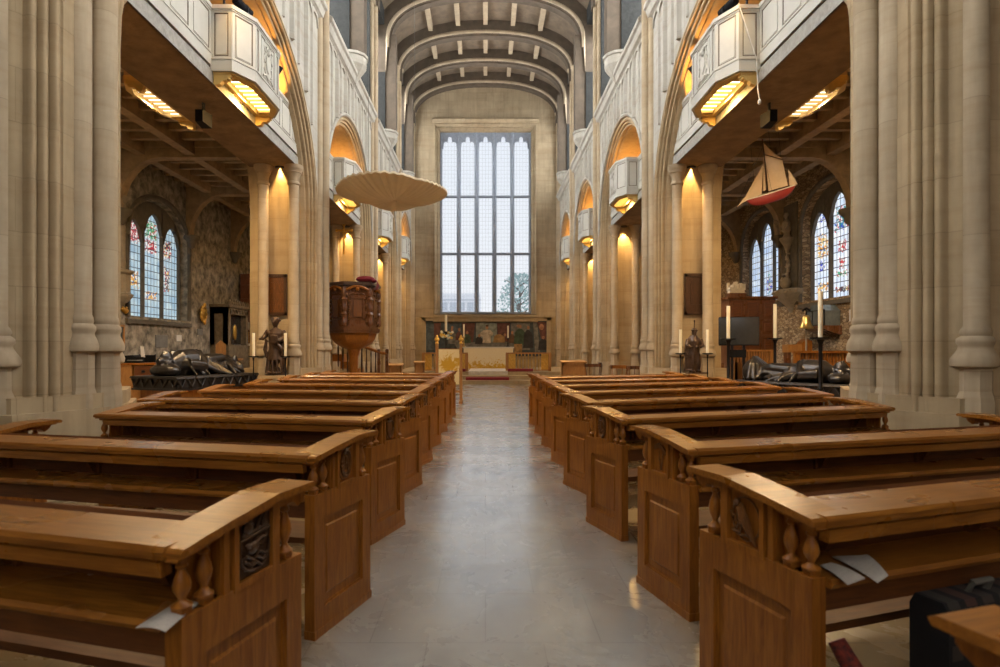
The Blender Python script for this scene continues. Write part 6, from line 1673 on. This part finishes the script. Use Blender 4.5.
# ------------------------------------------------------------------ light and camera
W = bpy.data.worlds.new('sky'); SC.world = W; W.use_nodes = True
nt = W.node_tree; bg = nt.nodes['Background']
tc = nt.nodes.new('ShaderNodeTexCoord'); sx = nt.nodes.new('ShaderNodeSeparateXYZ'); rp = nt.nodes.new('ShaderNodeValToRGB')
nt.links.new(tc.outputs['Generated'], sx.inputs[0]); nt.links.new(sx.outputs[2], rp.inputs[0])
rp.color_ramp.elements[0].position = 0.0; rp.color_ramp.elements[0].color = (0.93, 0.93, 0.945, 1)
rp.color_ramp.elements[1].position = 0.6; rp.color_ramp.elements[1].color = (0.80, 0.86, 0.95, 1)
nt.links.new(rp.outputs[0], bg.inputs['Color']); bg.inputs['Strength'].default_value = 1.0

def area(name, loc, direction, sx_, sy_, power, col):
    d = bpy.data.lights.new(name, 'AREA'); d.shape = 'RECTANGLE'; d.size = sx_; d.size_y = sy_
    d.energy = power; d.color = col
    o = bpy.data.objects.new(name, d); COL.objects.link(o); o.location = loc
    o.rotation_euler = Vector(direction).to_track_quat('-Z', 'Y').to_euler()
    return o
def spot(name, loc, direction, power, col, ang=70, blend=.6, r=.04):
    d = bpy.data.lights.new(name, 'SPOT'); d.energy = power; d.color = col; d.spot_size = math.radians(ang); d.spot_blend = blend; d.shadow_soft_size = r
    o = bpy.data.objects.new(name, d); COL.objects.link(o); o.location = loc
    o.rotation_euler = Vector(direction).to_track_quat('-Z', 'Y').to_euler()
    return o
WARM = (1.0, .56, .17)
# sky portal at the east window
p = area('east_window_daylight', (0, YE + .75, (WZ0 + WZ1) / 2), (0, -1, 0), 2 * WX, WZ1 - WZ0, 1, (1, 1, 1))
p.data.cycles.is_portal = True
for s in (-1, 1):
    for i, (c, a, _, _) in enumerate(BAYS):
        if i == 0: continue
        oc = GAL_C[i]
        area('lamp_box_light', (s * 4.5, oc, 6.36), (s * .25, 0, -1), .35, 1.0 if i == 1 else .9, 150 if i == 1 else 130, WARM)
        # uplights standing on the gallery, washing the arch
        for e in (-1, 1):
            spot('gallery_uplight', (s * 5.25, c + e * (a - INS) * .45, 7.0), (s * -.15, e * .5, 1), 420 if i == 1 else 230, (1, .46, .10), 150, .9, .12)
        # downlights over the pier niches
        for e in (-1, 1):
            spot('niche_downlight', (s * 5.27, c + e * (a - INS - .17), 6.19), (0, e * .12, -1), 400 if i == 1 else 330, (1, .60, .20), 66, .5, .03)
    area('aisle_lamp_light', (s * 6.32, GAL_C[1], 6.25), (s * .3, 0, -1), .3, 1.1, 300, (1, .70, .38))

for s in (-1, 1):     # the theatre spots over the nearest oriels rake its near faces
    spot('oriel_spot_light', (s * 4.15, 9.75, 7.95), (s * .12, .55, -1), 55, (1, .62, .22), 70, .9, .05)

cam = bpy.data.cameras.new('camera'); co = bpy.data.objects.new('camera', cam); COL.objects.link(co)
co.location = (0, 0, EYE); co.rotation_euler = (PI / 2, 0, 0)
cam.sensor_width = 36; cam.lens = F / 1000 * 36
cam.shift_x = (500 - CX) / 1000; cam.shift_y = (CY - 333.5) / 1000
cam.clip_start = .05; cam.clip_end = 300
cam.dof.use_dof = True; cam.dof.focus_distance = 11; cam.dof.aperture_fstop = 2.8
SC.camera = co
vs = SC.view_settings; vs.view_transform = 'Standard'; vs.look = 'None'; vs.gamma = 1; vs.use_curve_mapping = False
vs.exposure = 0.12
try:
    SC.cycles.max_bounces = 7; SC.cycles.diffuse_bounces = 4; SC.cycles.glossy_bounces = 3; SC.cycles.transparent_max_bounces = 8
    SC.cycles.sample_clamp_indirect = 4; SC.cycles.use_denoising = True
except Exception: pass
